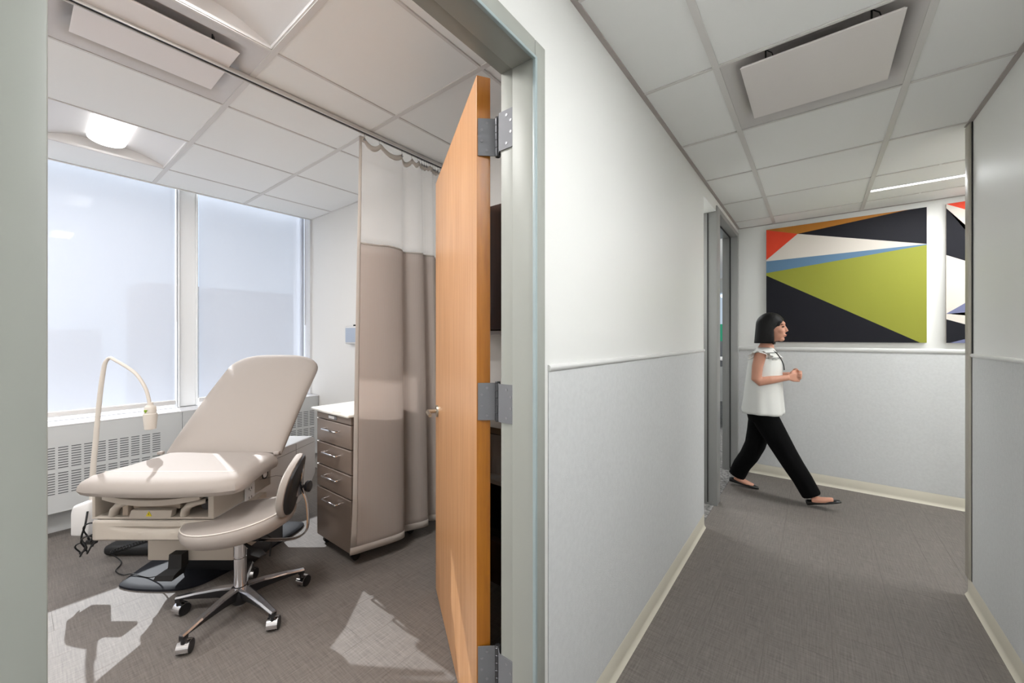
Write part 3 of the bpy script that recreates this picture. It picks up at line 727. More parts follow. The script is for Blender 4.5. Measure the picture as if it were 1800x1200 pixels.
# rear body with side panels
b = MB(); prof = [(2.05, .32), (2.05, .60), (2.30, .632), (2.42, .645), (2.78, .632), (2.83, .60), (2.83, .36), (2.72, .25), (2.55, .225), (2.2, .225), (2.12, .32)]
Mx = Matrix(((0, 0, 1, 0), (1, 0, 0, -T0T), (0, 1, 0, 0), (0, 0, 0, 1)))
b.prism(prof, r0+.01-T0R, r1-T0R, Mx, bev=.012); b.build('rear_housing', M_tableside, tab, smooth=40)
b = MB(); prof = [(1.89, .368), (1.89, .47), (2.0, .60), (2.06, .60), (2.06, .368)]; b.prism(prof, r1-.02-T0R, r1-.002-T0R, Mx, bev=.003); b.build('side_panel', M_tableside, tab)
b = MB(); xr = r1-T0R
b.tube([(xr+.0005, 2.20-T0T, .53), (xr+.0005, 2.35-T0T, .50), (xr+.0005, 2.50-T0T, .44), (xr+.0005, 2.60-T0T, .36)], .0016, 6)
b.tube([(xr+.0005, 2.57-T0T, .63), (xr+.0005, 2.57-T0T, .36)], .0013, 6); b.tube([(xr+.0005, 2.08-T0T, .58), (xr+.0005, 2.30-T0T, .60), (xr+.0005, 2.8-T0T, .585)], .0013, 6)
b.build('panel_seam', mat('seam_grey', (120, 118, 116), .6), tab, kind='stuff')
b = MB(); b.box(xr-.002, xr+.006, 2.075-T0T, 2.15-T0T, .44, .545, bev=.003); out_ = b.build('outlet', M_white, tab)
b = MB()
for zz in (.468, .515):
    for dy in (-.010, .010): b.box(xr+.0055, xr+.0068, 2.112+dy-.0018-T0T, 2.112+dy+.0018-T0T, zz-.006, zz+.006)
    b.cyl((xr+.0055, 2.112-T0T, zz-.012), (xr+.0068, 2.112-T0T, zz-.012), .0025, n=8)
b.build('outlet_slots', M_ink, out_, kind='stuff')
b = MB(); b.lathe([(.018, -.001), (.022, .003), (.026, .003), (.026, -.001)], (xr, 2.245-T0T, .545), 'x').build('cup_ring', M_rubber, tab, smooth=40)
MB().lathe([(.001, .003), (.018, .003), (.018, -.001)], (xr, 2.245-T0T, .545), 'x').build('side_button', M_white, tab)
b = MB(); b.lathe([(.05, .0), (.046, .004), (.001, .005)], (r1-.09-T0R, 2.50-T0T, .642)); b.build('top_cap', M_cab, tab)
# drawer with scooped handle
dr = MB(); x0_, x1_ = r0+.012-T0R, -1.25-T0R; NX = 32
rows = []; yfr = 1.852-T0T
x1_ = -1.38-T0R
zs = [z_+.043 for z_ in (.322, .33, .345, .360, .372, .384, .392, .3925, .405, .41, .4215)]
for z in zs:
    row = []
    for i in range(NX+1):
        x = x0_+(x1_-x0_)*i/NX; u = (x-(x0_+x1_)/2)/(.36*(x1_-x0_)); d = 0
        if abs(u) < 1:
            zl = .435-.036*(1-u*u)
            if zl < z < .4352: d = .032*(z-zl)/.036
        e = .006 if z in (zs[0], zs[-1]) else 0
        row.append((x, yfr+d+e, z))
    rows.append(row)
dr.loft(rows, closed=False, caps=False)
drw = dr.build('drawer', M_tablebody, tab, smooth=35)
md = drw.modifiers.new('t', 'SOLIDIFY'); md.thickness = .012; md.offset = -1
MB().box(x0_+.002, x1_-.002, yfr+.02, 2.2-T0T, .369, .460).build('drawer_box', M_tablebody, tab)
# contents of the open compartment
b = MB(); N = 20; rings = []
for i in range(N+1):
    u = i/N*2-1; x = (r0+r1)/2-T0R-.006+u*.232; sag = .030*(1-u*u)
    yf = tf-.004-T0T-.018*(1-u*u)
    rings.append([(x, yf, .560-sag*.8), (x, yf, .582-sag*.6), (x, yf+.20, .598), (x, yf+.20, .588)])
b.loft(rings).build('instrument_tray', M_tablebody, tab, smooth=40)
b = MB(); b.box(-.195+(r0+r1)/2-T0R, .19+(r0+r1)/2-T0R, tf-.012-T0T, tf+.1-T0T, .584, .600, bev=.003).build('tray_insert', M_tray, tab)
def stirrup(x, flip):
    b = MB(); y = tf+.015-T0T
    b.tube([(x-.035*flip, y, .480), (x-.030*flip, y, .505), (x-.010*flip, y, .527), (x+.022*flip, y, .538), (x+.05*flip, y+.02, .540)], [(.016, .022), (.017, .022), (.016, .022), (.014, .02), (.012, .018)], 12, up=(0, 1, 0)).build('stirrup', M_tablebody, tab, smooth=50)
    MB().cyl((x+.045*flip, y+.03, .515), (x+.045*flip, y+.10, .515), .024, n=16).build('stirrup_socket', M_black, tab, smooth=40)
stirrup(-1.875-T0R, -1 if False else 1); stirrup(-1.535-T0R, 1)
b = MB(); xm = (r0+r1)/2-T0R
b.box(xm-.125, xm+.105, tf+.03-T0T, tf+.10-T0T, .500, .55, bev=.008)
b.build('stirrup_bracket', M_tray, tab, smooth=40); MB().box(xm-.155, xm-.128, tf+.01-T0T, tf+.05-T0T, .477, .545, bev=.004).build('bracket_post', M_tray, tab)
b = MB(); b.prism([(-.110, .477), (.090, .477), (.097, .511), (-.097, .511)], -.0, .03, Matrix(((1, 0, 0, xm), (0, 0, 1, tf-.006-T0T), (0, 1, 0, 0), (0, 0, 0, 1))), bev=.003); fl = b.build('front_flap', M_tablebody, tab)
Mv = Matrix(((1, 0, 0, xm-.012), (0, 0, -1, tf-.0065-T0T), (0, 1, 0, .494), (0, 0, 0, 1)))
MB().prism([(-.014, -.011), (.014, -.011), (0, .013)], 0, .0015, Mv).build('warning_triangle', M_yellow, fl)
MB().prism([(-.002, -.008), (.003, -.002), (0, -.001), (.002, .007), (-.003, .0), (0, -.002)], .0015, .002, Mv).build('warning_mark', M_ink, fl)
# pedestal, base
b = MB(); b.box(-1.885-T0R, -1.44-T0R, 2.02-T0T, 2.60-T0T, .177, .368, bev=.006).build('pedestal', M_tablebody, tab, smooth=40)
b = MB(); b.cyl((-1.70-T0R, 2.022-T0T, .205), (-1.70-T0R, 2.018-T0T, .205), .003, n=8); b.build('pedestal_screw', M_ink, tab)
b = MB(); b.box(-1.86-T0R, -1.50-T0R, 2.20-T0T, 2.56-T0T, .02, .19, bev=.004).build('lift_column', M_black, tab)
pl = [(-2.105, 2.10), (-2.08, 2.075), (-1.97, 2.05), (-1.80, 2.045), (-1.70, 2.075), (-1.64, 2.15), (-1.56, 2.35), (-1.48, 2.60), (-1.47, 2.75), (-1.55, 2.80), (-1.95, 2.80), (-2.05, 2.96), (-2.10, 2.50), (-2.13, 2.30)]
pl = cr(pl+[pl[0]], 3)[:-1]
b = MB(); rings = [[(r_-T0R, tt-T0T, .001) for r_, tt in pl], [(r_-T0R, tt-T0T, .012) for r_, tt in pl]]
cxp, cyp = -1.8, 2.42
for f_, z in ((.975, .018), (.93, .022), (.80, .026), (.6, .028)): rings.append([(cxp+(r_-cxp)*f_-T0R, cyp+(tt-cyp)*f_-T0T, z) for r_, tt in pl])
b.loft(rings).build('base_plate', M_blackm, tab, smooth=40)
# foot pedal + bracket + cord
ped = thing('foot_pedal', 'black foot pedal with coiled cord on the floor under the exam table', 'foot pedal', (*loc_rt(-2.33, 2.42), 0), RZ)
b = MB(); b.box(-.155, .13, -.055, .075, .004, .065, bev=.025, seg=4).build('pedal_pad', M_rubber, ped, smooth=60)
b = MB(); cpts = []
for k in range(150):
    u = k/149; a = u*2*PI*15; c = Vector((-.05, -.10, .055)).lerp(Vector((.17, -.055, .12)), u); cpts.append(c+Vector((.004*math.cos(a)*.4, .011*math.cos(a), .011*math.sin(a))))
b.tube(cpts, .0028, 5).build('coil_cord', M_rubber, ped, smooth=True)
b = MB(); cc = cr([(-.045, -.10, .045), (.0, -.10, .012), (.04, -.13, .005), (.08, -.20, .005), (.16, -.24, .006), (.24, -.27, .03), (.36, -.30, .03), (.48, -.34, .07), (.575, -.42, .128)], 6)
b.tube(cc, .003, 6).build('cord', M_rubber, ped, smooth=True)
b = MB(); bx, by = -1.712-T0R, 2.018-T0T
b.loft([[(bx-.075, by-.075, .118), (bx+.02, by-.075, .118), (bx+.02, by, .118), (bx-.075, by, .118)], [(bx-.065, by-.07, .140), (bx+.03, by-.07, .145), (bx+.03, by, .145), (bx-.065, by, .140)], [(bx-.026, by-.045, .160), (bx+.042, by-.045, .165), (bx+.042, by, .165), (bx-.026, by, .160)], [(bx-.024, by-.040, .232), (bx+.040, by-.040, .232), (bx+.040, by, .232), (bx-.024, by, .232)]])
b.build('pedal_bracket', M_rubber, tab, smooth=30)

# ================================================================== EXAM LIGHT (gooseneck, on table's left side)
E0R, E0T = -2.30, 2.15
el = thing('exam_light', 'cream gooseneck examination lamp rising beside the exam table', 'lamp', (*loc_rt(E0R, E0T), 0), RZ)
P = [(-2.300, .40), (-2.306, .573), (-2.292, .74), (-2.278, .901), (-2.262, 1.05), (-2.247, 1.152), (-2.238, 1.19), (-2.222, 1.213), (-2.205, 1.217), (-2.185, 1.206), (-2.144, 1.183), (-2.10, 1.155), (-2.066, 1.127), (-2.035, 1.085), (-2.012, 1.04), (-1.998, .99), (-1.992, .955)]
Pc = cr([(a-E0R, 0, z) for a, z in P], 5)
rad = [.0135-.005*min(1, i/40) if p[2] < 1.2 and i < 35 else .0085 for i, p in enumerate(Pc)]
MB().tube(Pc, rad, 12).build('gooseneck', M_lampw, el, smooth=True)
b = MB(); hx_ = -1.990-E0R; 
b.lathe([(.012, .975), (.014, .96), (.022, .952), (.026, .945), (.027, .915), (.030, .912), (.031, .895), (.028, .86), (.025, .828), (.022, .826), (.018, .835)], (hx_, 0, 0), n=28).build('lamp_head', M_lampw, el, smooth=35)
b = MB(); b.prism([(-.011, .008), (.011, .008), (0, -.010)], 0, .0015, Matrix(((1, 0, 0, hx_), (0, 0, -1, -.0275), (0, 1, 0, .928), (0, 0, 0, 1)))); b.build('head_label', M_green, el)
b = MB(); b.loft([[(x_, y_, z_) for x_, y_ in ((-.068, -.06), (.035, -.06), (.035, .06), (-.068, .06))] for z_ in (.262, .395)]+[[(-.060, -.055, .425), (.035, -.055, .452), (.035, .055, .452), (-.060, .055, .425)]])
bmesh.ops.bevel(b.bm, geom=list(b.bm.edges), offset=.014, segments=3, affect='EDGES', profile=.5)
b.build('power_box', M_white, el, smooth=50)
MB().box(.04, .16, -.03, .05, .375, .40, bev=.004).build('mount_arm', M_tablebody, el)
b = MB(); b.cyl((0, 0, .41), (0, 0, .56), .019, .015, n=16).build('pole_socket', M_lampw, el, smooth=40)
b = MB()
for (dx, rr_, z0) in ((-.02, .035, .21), (.015, .045, .235), (.045, .03, .26), (.03, .05, .30)):
    b.tube([(dx+.04+rr_*.55*math.cos(2*PI*k/32), -.085+.012*math.sin(4*PI*k/32), z0+rr_*math.sin(2*PI*k/32)) for k in range(33)], .0038, 6)
b.tube(cr([(.03, -.06, .40), (.045, -.085, .34), (.03, -.09, .27), (.055, -.088, .22), (.02, -.088, .19)], 5), .0045, 6)
b.box(.055, .10, -.095, -.07, .24, .262, bev=.004)
b.build('looped_cord', M_rubber, el, smooth=True, kind='stuff')

# ================================================================== ROLLING STOOL
SX, SY = -2.215, .687
st = thing('rolling_stool', 'beige round stool with black-backed rest and five chrome casters', 'stool', (SX, SY, 0), RZ)
# seat (local x = right)
b = MB(); rings = []; T8 = Matrix.Translation((0, 0, .43)) @ Matrix.Rotation(R(-7.5), 4, 'Y')
def seat_ring(s_, z):
    out = []
    for k in range(40):
        a = 2*PI*k/40; c_, s2 = math.cos(a), math.sin(a)
        x = math.copysign(abs(c_)**.92, c_)*.248*s_; y = math.copysign(abs(s2)**.95, s2)*.205*s_*(1+.06*c_)
        out.append(T8 @ Vector((x, y, z+.010*(x/.25)**2)))
    return out
for s_, z in ((.55, -.048), (.80, -.046), (.92, -.034), (.985, -.010), (1.0, .010), (.985, .024), (.955, .034), (.94, .037), (.90, .0405), (.75, .043), (.4, .044)): rings.append(seat_ring(s_, z))
b.loft(rings).build('seat', M_vinyl, st, smooth=35)
b = MB(); b.tube([v for v in seat_ring(.958, .0352)]+[seat_ring(.958, .0352)[0]], .0028, 6); b.build('seat_piping', mat('piping', (222, 214, 206), .4), st, smooth=True)
b = MB(); b.cyl((0, 0, .345), (0, 0, .392), .05, .075, 24); b.box(-.09, .12, -.05, .05, .365, .39, bev=.006); b.build('seat_mount', M_black, st, smooth=40)
b = MB(); b.lathe([(.0265, .06), (.0265, .262), (.024, .264), (.024, .268), (.0262, .27), (.0262, .35)], n=32).build('gas_column', M_chrome, st, smooth=40)
b = MB(); b.lathe([(.034, .045), (.040, .055), (.042, .10), (.036, .118), (.028, .122)], n=28).build('hub', M_black, st, smooth=40)
MB().cyl((0, 0, .028), (0, 0, .05), .016, n=20).build('column_foot', M_chrome, st, smooth=40)
M_armtop = mat('polished_arm', (190, 190, 194), .18, .9)
for k in range(5):
    wa = R(9+72*k)-RZ; ca, sa = math.cos(wa), math.sin(wa); sv = Vector((-sa, ca, 0)); dv = Vector((ca, sa, 0))
    sec = [(.03, .024, .070, .125), (.10, .021, .078, .122), (.20, .017, .080, .108), (.262, .014, .079, .096), (.283, .013, .079, .093)]
    b = MB(); b.loft([[dv*r_+sv*w_*.55+Vector((0, 0, zb)), dv*r_-sv*w_*.55+Vector((0, 0, zb)), dv*r_-sv*w_+Vector((0, 0, zt-.006)), dv*r_+sv*w_+Vector((0, 0, zt-.006))] for r_, w_, zb, zt in sec])
    leg = b.build('leg', M_black, st)
    b = MB(); b.loft([[dv*r_+sv*w_*1.02+Vector((0, 0, zt-.007)), dv*r_-sv*w_*1.02+Vector((0, 0, zt-.007)), dv*r_-sv*w_*.6+Vector((0, 0, zt)), dv*r_+sv*w_*.6+Vector((0, 0, zt))] for r_, w_, zb, zt in sec])
    b.build('leg_top', M_armtop, leg)
    tip = dv*.272
    b = MB(); b.cyl((tip.x, tip.y, .050), (tip.x, tip.y, .085), .0105, n=14); b.box(tip.x-.012, tip.x+.012, tip.y-.012, tip.y+.012, .066, .084, bev=.002); b.build('caster_stem', M_black, leg, smooth=40)
    ca_ = [14, -16, 4, -18, 15][k]; wv = Vector((math.cos(R(ca_)), math.sin(R(ca_)), 0)); fo = Vector((-wv.y, wv.x, 0))*.012; cpos = tip+fo
    b = MB()
    for sgn in (-1, 1): b.cyl(cpos+wv*sgn*.011+Vector((0, 0, .0265)), cpos+wv*sgn*.024+Vector((0, 0, .0265)), .0262, n=26)
    cs = b.build('caster_wheel', M_black, leg, smooth=40)
    b = MB(); ring_o = []; 
    M3 = Matrix.Translation(cpos+Vector((0, 0, .0275))) @ Matrix.Rotation(R(ca_), 4, 'Z')
    ho = []
    for sx_ in (-.0225, .0225):
        P = []
        for q in range(15): a = R(-20+q*220/14); P.append(M3 @ Vector((sx_, .030*math.cos(a), .030*math.sin(a))))
        for q in range(15): a = R(200-q*220/14); P.append(M3 @ Vector((sx_, .0272*math.cos(a), .0272*math.sin(a))))
        ho.append(P)
    b.loft(ho).build('caster_hood', M_chrome, leg, smooth=40)
# back support
b = MB(); bar = cr([(.05, -.01, .352), (.17, -.01, .350), (.27, -.01, .358), (.318, -.005, .385), (.330, 0, .43), (.318, .01, .53), (.292, .012, .60), (.300, .01, .68), (.300, .008, .73)], 6)
b.tube(bar, [(.015, .0045)]*len(bar), 12, up=(0, 0, 1)); b.build('back_bar', M_chrome, st, smooth=50)
b = MB(); rings = []; bc = Vector((.262, .015, .612)); RB = Matrix.Rotation(R(20), 3, 'Z')
def brest(s_, d):
    out = []
    for k in range(36):
        a = 2*PI*k/36; c_, s2 = math.cos(a), math.sin(a)
        y = math.copysign(abs(c_)**.85, c_)*.140*s_; z = math.copysign(abs(s2)**.9, s2)*.142*s_
        x = d-.22*y*y/.15+.20*z
        out.append(bc+RB @ Vector((x-.0, y, z)))
    return out
b.loft([brest(s_, d) for s_, d in ((.5, -.042), (.85, -.038), (.97, -.026), (1, -.012), (.98, .0), (.9, .004))]).build('back_cushion', M_vinyl, st, smooth=40)
b = MB(); b.loft([brest(s_, d) for s_, d in ((.9, .0), (.945, .002), (.93, .012), (.85, .018), (.5, .022))]).build('back_shell', M_black, st, smooth=40)
b = MB(); b.box(.245, .288, -.018, .042, .56, .66, bev=.004).build('back_bracket', M_steel, st)
b = MB(); b.lathe([(.008, 0), (.008, .012), (.022, .014), (.027, .02), (.027, .032), (.02, .036)], (.298, .016, .60), 'x', 18).build('adjust_knob', M_black, st, smooth=40)
b = MB(); b.tube([(.06, -.06, .36), (.13, -.10, .352), (.155, -.115, .348)], [(.006, .004), (.012, .005), (.026, .007)], 10).tube([(.155, -.115, .348), (.20, -.14, .345)], [(.026, .009), (.016, .005)], 10); b.build('height_lever', M_rubber, st, smooth=40)
b = MB(); b.cyl((.03, .14, .36), (.03, .16, .33), .004, n=6); b.tube([(.06, .06, .36), (.09, .1, .30), (.07, .12, .20)], .004, 6); b.build('tilt_rod', M_rubber, st)

# ================================================================== ARTWORKS
AY = 4.47
C_or = mat('paint_orange', (176, 112, 22), .6); C_red = mat('paint_red', (226, 62, 26), .6); C_nv = mat('paint_navy', (25, 25, 32), .6, spec=.2)
C_wh = mat('paint_offwhite', (214, 206, 196), .6); C_bl = mat('paint_blue', (88, 122, 152), .6); C_ol = mat('paint_olive', (142, 145, 40), .6); C_sl = mat('paint_slate', (108, 112, 146), .6)
def artwork(label, x0, x1, z0, z1, regions):
    t = thing('artwork', label, 'painting', ((x0+x1)/2, YE, (z0+z1)/2), 0, 'abstract paintings on the corridor end wall'); cx, cz = (x0+x1)/2, (z0+z1)/2
    MB().box(x0-cx, x1-cx, AY-YE, -.001, z0-cz, z1-cz, bev=.001).build('canvas', mat('canvas_edge', (196, 190, 182), .7), t)
    for nm, m, P in regions:
        b = MB(); b.prism([(x-cx, z-cz) for x, z in P], AY-YE-.0012, AY-YE, Matrix(((1, 0, 0, 0), (0, 0, 1, 0), (0, 1, 0, 0), (0, 0, 0, 1)))); b.build(nm, m, t)
artwork('large square abstract painting of angular colour planes with an olive field', -.384, .687, 1.288, 2.365, [
    ('red_field', C_red, [(-.384, 2.362), (-.141, 2.287), (-.384, 2.074)]),
    ('orange_field', C_or, [(-.384, 2.365), (.588, 2.365), (-.141, 2.287), (-.384, 2.363)]),
    ('navy_field', C_nv, [(-.141, 2.287), (.588, 2.365), (.687, 2.365), (.687, 2.072)]),
    ('white_field', C_wh, [(-.141, 2.287), (.687, 2.072), (-.384, 2.062), (-.384, 2.074)]),
    ('blue_field', C_bl, [(-.384, 2.062), (.687, 2.072), (.687, 2.065), (-.384, 1.949)]),
    ('olive_field', C_ol, [(-.384, 1.949), (.687, 2.065), (.687, 1.288), (.652, 1.288), (-.384, 1.925)]),
    ('dark_field', C_nv, [(-.384, 1.925), (.652, 1.288), (-.384, 1.288)])])
artwork('second abstract painting with red corner, cut off by the corridor wall corner', .792, 1.862, 1.288, 2.368, [
    ('red_field', C_red, [(.792, 2.366), (.9, 2.368), (1.5, 2.368), (1.7, 2.0), (.906, 2.295)]),
    ('white_field', C_wh, [(.792, 2.366), (.906, 2.295), (1.7, 2.0), (1.2, 1.55), (.792, 2.335)]),
    ('navy_field', C_nv, [(.792, 2.335), (1.2, 1.55), (1.15, 1.80), (.906, 1.905), (.792, 1.97)]),
    ('pale_field', C_wh, [(.792, 1.97), (.906, 1.905), (1.15, 1.80), (.792, 1.515)]),
    ('slate_field', C_sl, [(.792, 1.515), (1.15, 1.80), (1.2, 1.55), (.906, 1.495)]),
    ('cream_field', C_wh, [(.792, 1.513), (1.2, 1.55), (1.2, 1.30), (.792, 1.472)]),
    ('dark_field', C_nv, [(.792, 1.472), (1.2, 1.30), (1.0, 1.36), (.81, 1.288), (.792, 1.288)]),
    ('slate_corner', C_sl, [(.81, 1.288), (1.0, 1.36), (1.2, 1.30), (1.2, 1.288)]),
    ('olive_field', C_ol, [(1.5, 2.368), (1.862, 2.368), (1.862, 1.288), (1.2, 1.288), (1.2, 1.55), (1.7, 2.0)])])

# ================================================================== OFFICE FURNITURE GLIMPSED THROUGH THE FAR DOORWAY
t = thing('office_partition', 'green topped partition glimpsed through the far doorway', 'partition', (-1.35, 7.2, 0))
MB().box(-.5, .4, 0, .05, 1.27, 1.55).build('green_panel', mat('green_panel', (0, 130, 96), .6), t); MB().box(-.5, .4, .0, .05, .85, 1.27).build('grey_panel', mat('grey_panel', (92, 94, 98), .7), t)
MB().box(-.48, -.44, .01, .04, .0, .85).build('panel_leg', M_steel, t); MB().box(.34, .38, .01, .04, 0, .85).build('panel_leg', M_steel, t)
t = thing('office_desk', 'white topped desk glimpsed through the far doorway', 'desk', (-1.3, 6.6, 0))
MB().box(-.5, .35, -.3, .3, 1.0, 1.03).build('desk_top', M_white, t)
MB().box(-.45, -.4, -.28, .28, 0, 1.0).build('desk_leg', M_steel, t); MB().box(.28, .33, -.28, .28, 0, 1.0).build('desk_leg', M_steel, t); MB().box(-.1, .1, -.25, .2, .35, .98).build('drawer_unit', mat('unit_blue', (60, 84, 104), .5), t)

# ================================================================== PERSON (walking toward +x)
pp = thing('person', 'woman with black bob, white sleeveless blouse and black trousers, walking with clasped hands', 'person', (-.30, 3.95, 0))
OX, OY = -.30, 3.95
def W_(x, y, z): return Vector((x-OX, y-OY, z))
def remesh(b, name, m, vox, sm, parent=pp):
    bmesh.ops.recalc_face_normals(b.bm, faces=b.bm.faces)
    me = bpy.data.meshes.new('tmp'); b.bm.to_mesh(me); b.bm.free(); o = bpy.data.objects.new('tmp', me); COL.objects.link(o)
    md = o.modifiers.new('r', 'REMESH'); md.mode = 'VOXEL'; md.voxel_size = vox
    if sm: s2 = o.modifiers.new('s', 'SMOOTH'); s2.factor = .5; s2.iterations = sm
    dg = bpy.context.evaluated_depsgraph_get(); me2 = bpy.data.meshes.new_from_object(o.evaluated_get(dg)); bpy.data.objects.remove(o)
    me2.name = name; me2.materials.clear(); me2.materials.append(m)
    for p in me2.polygons: p.use_smooth = True
    o2 = bpy.data.objects.new(name, me2); COL.objects.link(o2); o2.parent = parent; return o2
M_skin = mat('skin', (204, 148, 124), .5); M_hair = mat('hair', (10, 8, 9), .55, spec=.3, bump=.5, bscale=60, stretch=(4, 4, .3)); M_blouse = mat('blouse_cloth', (226, 226, 222), .8, bump=.3, bscale=14)
M_trous = mat('trouser_cloth', (7, 7, 8), .95, spec=.15); M_shoe = mat('shoe_leather', (16, 15, 16), .3); M_lip = mat('lips', (168, 92, 84), .5)
HC = W_(-.292, 3.95, 1.415)
b = MB()
b.ball(HC+Vector((-.012, 0, .022)), (.090, .073, .095)); b.ball(HC+Vector((.022, 0, -.035)), (.062, .056, .082)); b.ball(HC+Vector((.058, 0, -.098)), (.024, .026, .020))   # skull, face, chin
b.ball(HC+Vector((.060, 0, .030)), (.026, .052, .022)); b.ball(HC+Vector((.052, .034, -.030)), (.028, .022, .028)); b.ball(HC+Vector((.052, -.034, -.030)), (.028, .022, .028))
b.tube([HC+Vector((.080, 0, .012)), HC+Vector((.089, 0, -.010)), HC+Vector((.097, 0, -.028)), HC+Vector((.084, 0, -.036))], [.007, .010, .012, .009], 10)
b.ball(HC+Vector((.082, 0, -.062)), (.014, .022, .007)); b.ball(HC+Vector((.079, 0, -.073)), (.013, .019, .007))
for sg in (-1, 1): b.ball(HC+Vector((-.008, sg*.072, -.012)), (.018, .008, .030))
b.tube([HC+Vector((-.03, 0, -.06)), W_(-.335, 3.95, 1.27), W_(-.345, 3.95, 1.21)], [(.050, .048), (.047, .050), (.06, .07)], 20)
def ell(c, rx, ry, n=24): return [Vector((c[0]-OX+rx*math.cos(2*PI*k/n), c[1]-OY+ry*math.sin(2*PI*k/n), c[2])) for k in range(n)]
b.loft([ell((-.37, 3.95, .72), .105, .15), ell((-.37, 3.95, .82), .10, .145), ell((-.36, 3.95, .95), .085, .12), ell((-.355, 3.95, 1.08), .095, .135), ell((-.355, 3.95, 1.17), .085, .15), ell((-.35, 3.95, 1.215), .06, .12), ell((-.345, 3.95, 1.235), .045, .05)])
ARM = {-1: [(-.365, 3.80, 1.195), (-.385, 3.765, 1.09), (-.392, 3.755, .985), (-.375, 3.765, .968), (-.30, 3.79, .985), (-.215, 3.845, 1.0), (-.185, 3.87, 1.005)],
       1: [(-.360, 4.10, 1.195), (-.375, 4.135, 1.09), (-.38, 4.15, .99), (-.365, 4.14, .972), (-.29, 4.11, .992), (-.205, 4.03, 1.012), (-.178, 4.005, 1.018)]}
for sg in (-1, 1): b.tube([W_(*p) for p in ARM[sg]], [.044, .040, .036, .036, .033, .025, .024], 16)
# hands: palms cupped together, fingers curled around each other
for sg, base, d0 in ((-1, W_(-.170, 3.885, 1.008), Vector((.78, .62, 0))), (1, W_(-.160, 3.985, 1.022), Vector((.80, -.60, .0)))):
    d0.normalize(); up = Vector((0, 0, 1)); nrm = Vector((-d0.y, d0.x, 0))*(-sg*-1)
    nrm = Vector((d0.y, -d0.x, 0)) if sg < 0 else Vector((-d0.y, d0.x, 0))   # back of the hand
    b.loft([[base-d0*.015+up*u_*.022+nrm*v_*.013 for u_, v_ in ((-1, -1), (1, -1), (1, 1), (-1, 1))], [base+d0*.025+up*u_*.036+nrm*v_*.013 for u_, v_ in ((-1, -1), (1, -1), (1, 1), (-1, 1))], [base+d0*.062+up*u_*.037+nrm*v_*.011 for u_, v_ in ((-1, -1), (1, -1), (1, 1), (-1, 1))]])
    for q, (dz, ln) in enumerate(((.028, .95), (.010, 1.05), (-.010, 1.0), (-.028, .80))):
        zo = .004*sg; a0 = base+d0*.055+up*(dz+zo); a1 = a0+(d0*.026-nrm*.006)*ln; a2 = a1+(d0*.010-nrm*.020)*ln; a3 = a2+(-d0*.008-nrm*.014)*ln
        b.tube([a0, a1, a2, a3], [.0085, .0080, .0075, .0060], 10)
    t0 = base+d0*.005+up*.028; b.tube([t0, t0+d0*.020+up*.018-nrm*.008, t0+d0*.045+up*.022-nrm*.018, t0+d0*.062+up*.014-nrm*.022], [.0105, .0098, .0085, .0065], 10)
# legs + feet
LEG = {'f': [(-.37, 3.87, .76), (-.30, 3.87, .60), (-.205, 3.875, .40), (-.12, 3.88, .24), (-.025, 3.88, .085)], 'r': [(-.37, 4.03, .76), (-.39, 4.03, .58), (-.425, 4.03, .37), (-.49, 4.03, .22), (-.565, 4.03, .105)]}
for k_ in ('f', 'r'): b.tube([W_(*p) for p in LEG[k_]], [.080, .070, .050, .045, .034], 18)
b.tube([W_(-.035, 3.88, .055), W_(.03, 3.88, .062), W_(.10, 3.88, .085)], [(.030, .034), (.034, .026), (.030, .016)], 14)
b.tube([W_(-.585, 4.03, .075), W_(-.52, 4.03, .045), W_(-.44, 4.03, .022)], [(.028, .034), (.034, .024), (.030, .014)], 14)
remesh(b, 'body', M_skin, .0055, 3)
# eyes, brows, lips
for sg in (-1, 1):
    MB().ball(HC+Vector((.073, sg*.030, .004)), (.009, .012, .0055), 12).build('eye', mat('eye_dark', (40, 30, 28), .3), pp, smooth=True)
    MB().tube([HC+Vector((.078, sg*.016, .026)), HC+Vector((.076, sg*.034, .029)), HC+Vector((.062, sg*.05, .022))], .0028, 6).build('eyebrow', M_hair, pp, smooth=True)
MB().ball(HC+Vector((.090, 0, -.0625)), (.007, .018, .0045), 12).ball(HC+Vector((.087, 0, -.0715)), (.007, .015, .005), 12).build('lips', M_lip, pp, smooth=True)
# hair: bob
b = MB(); rings = []; NA = 48
for k in range(19):
    v = k/18; ring = []
    for j in range(NA):
        a = 2*PI*j/NA; ca, sa = math.cos(a), math.sin(a)     # a = 0 faces forward
        fwd = max(0, ca); 
        if v < .5:
            ph = v/.5*PI/2; rr = math.sin(ph); z = .022+.105*math.cos(ph)
            x = -.020+ca*rr*(.104); y = sa*rr*.091
        else:
            u = (v-.5)/.5; z = .022-u*.155; x = -.020+ca*(.104+(.012*u if ca < 0 else 0)); y = sa*(.091+.010*math.sin(u*PI*.7))
        # sweep the front strands back so the face is free
        zf = .052
        if z < zf and ca > .18:
            x = min(x, .012+.02*abs(sa)-.0+.10*max(0, (z-.0)/.052)*.6 if z > 0 else .012+.0*z)
            if abs(sa) < .75: y = math.copysign(max(abs(y), .068), sa if sa else 1)
        ring.append(HC+Vector((x, y, z)))
    rings.append(ring)
hair_in = 1
b.loft(rings, caps=False)
h = b.build('hair', M_hair, pp, smooth=True)
md = h.modifiers.new('t', 'SOLIDIFY'); md.thickness = .012; md.offset = -1
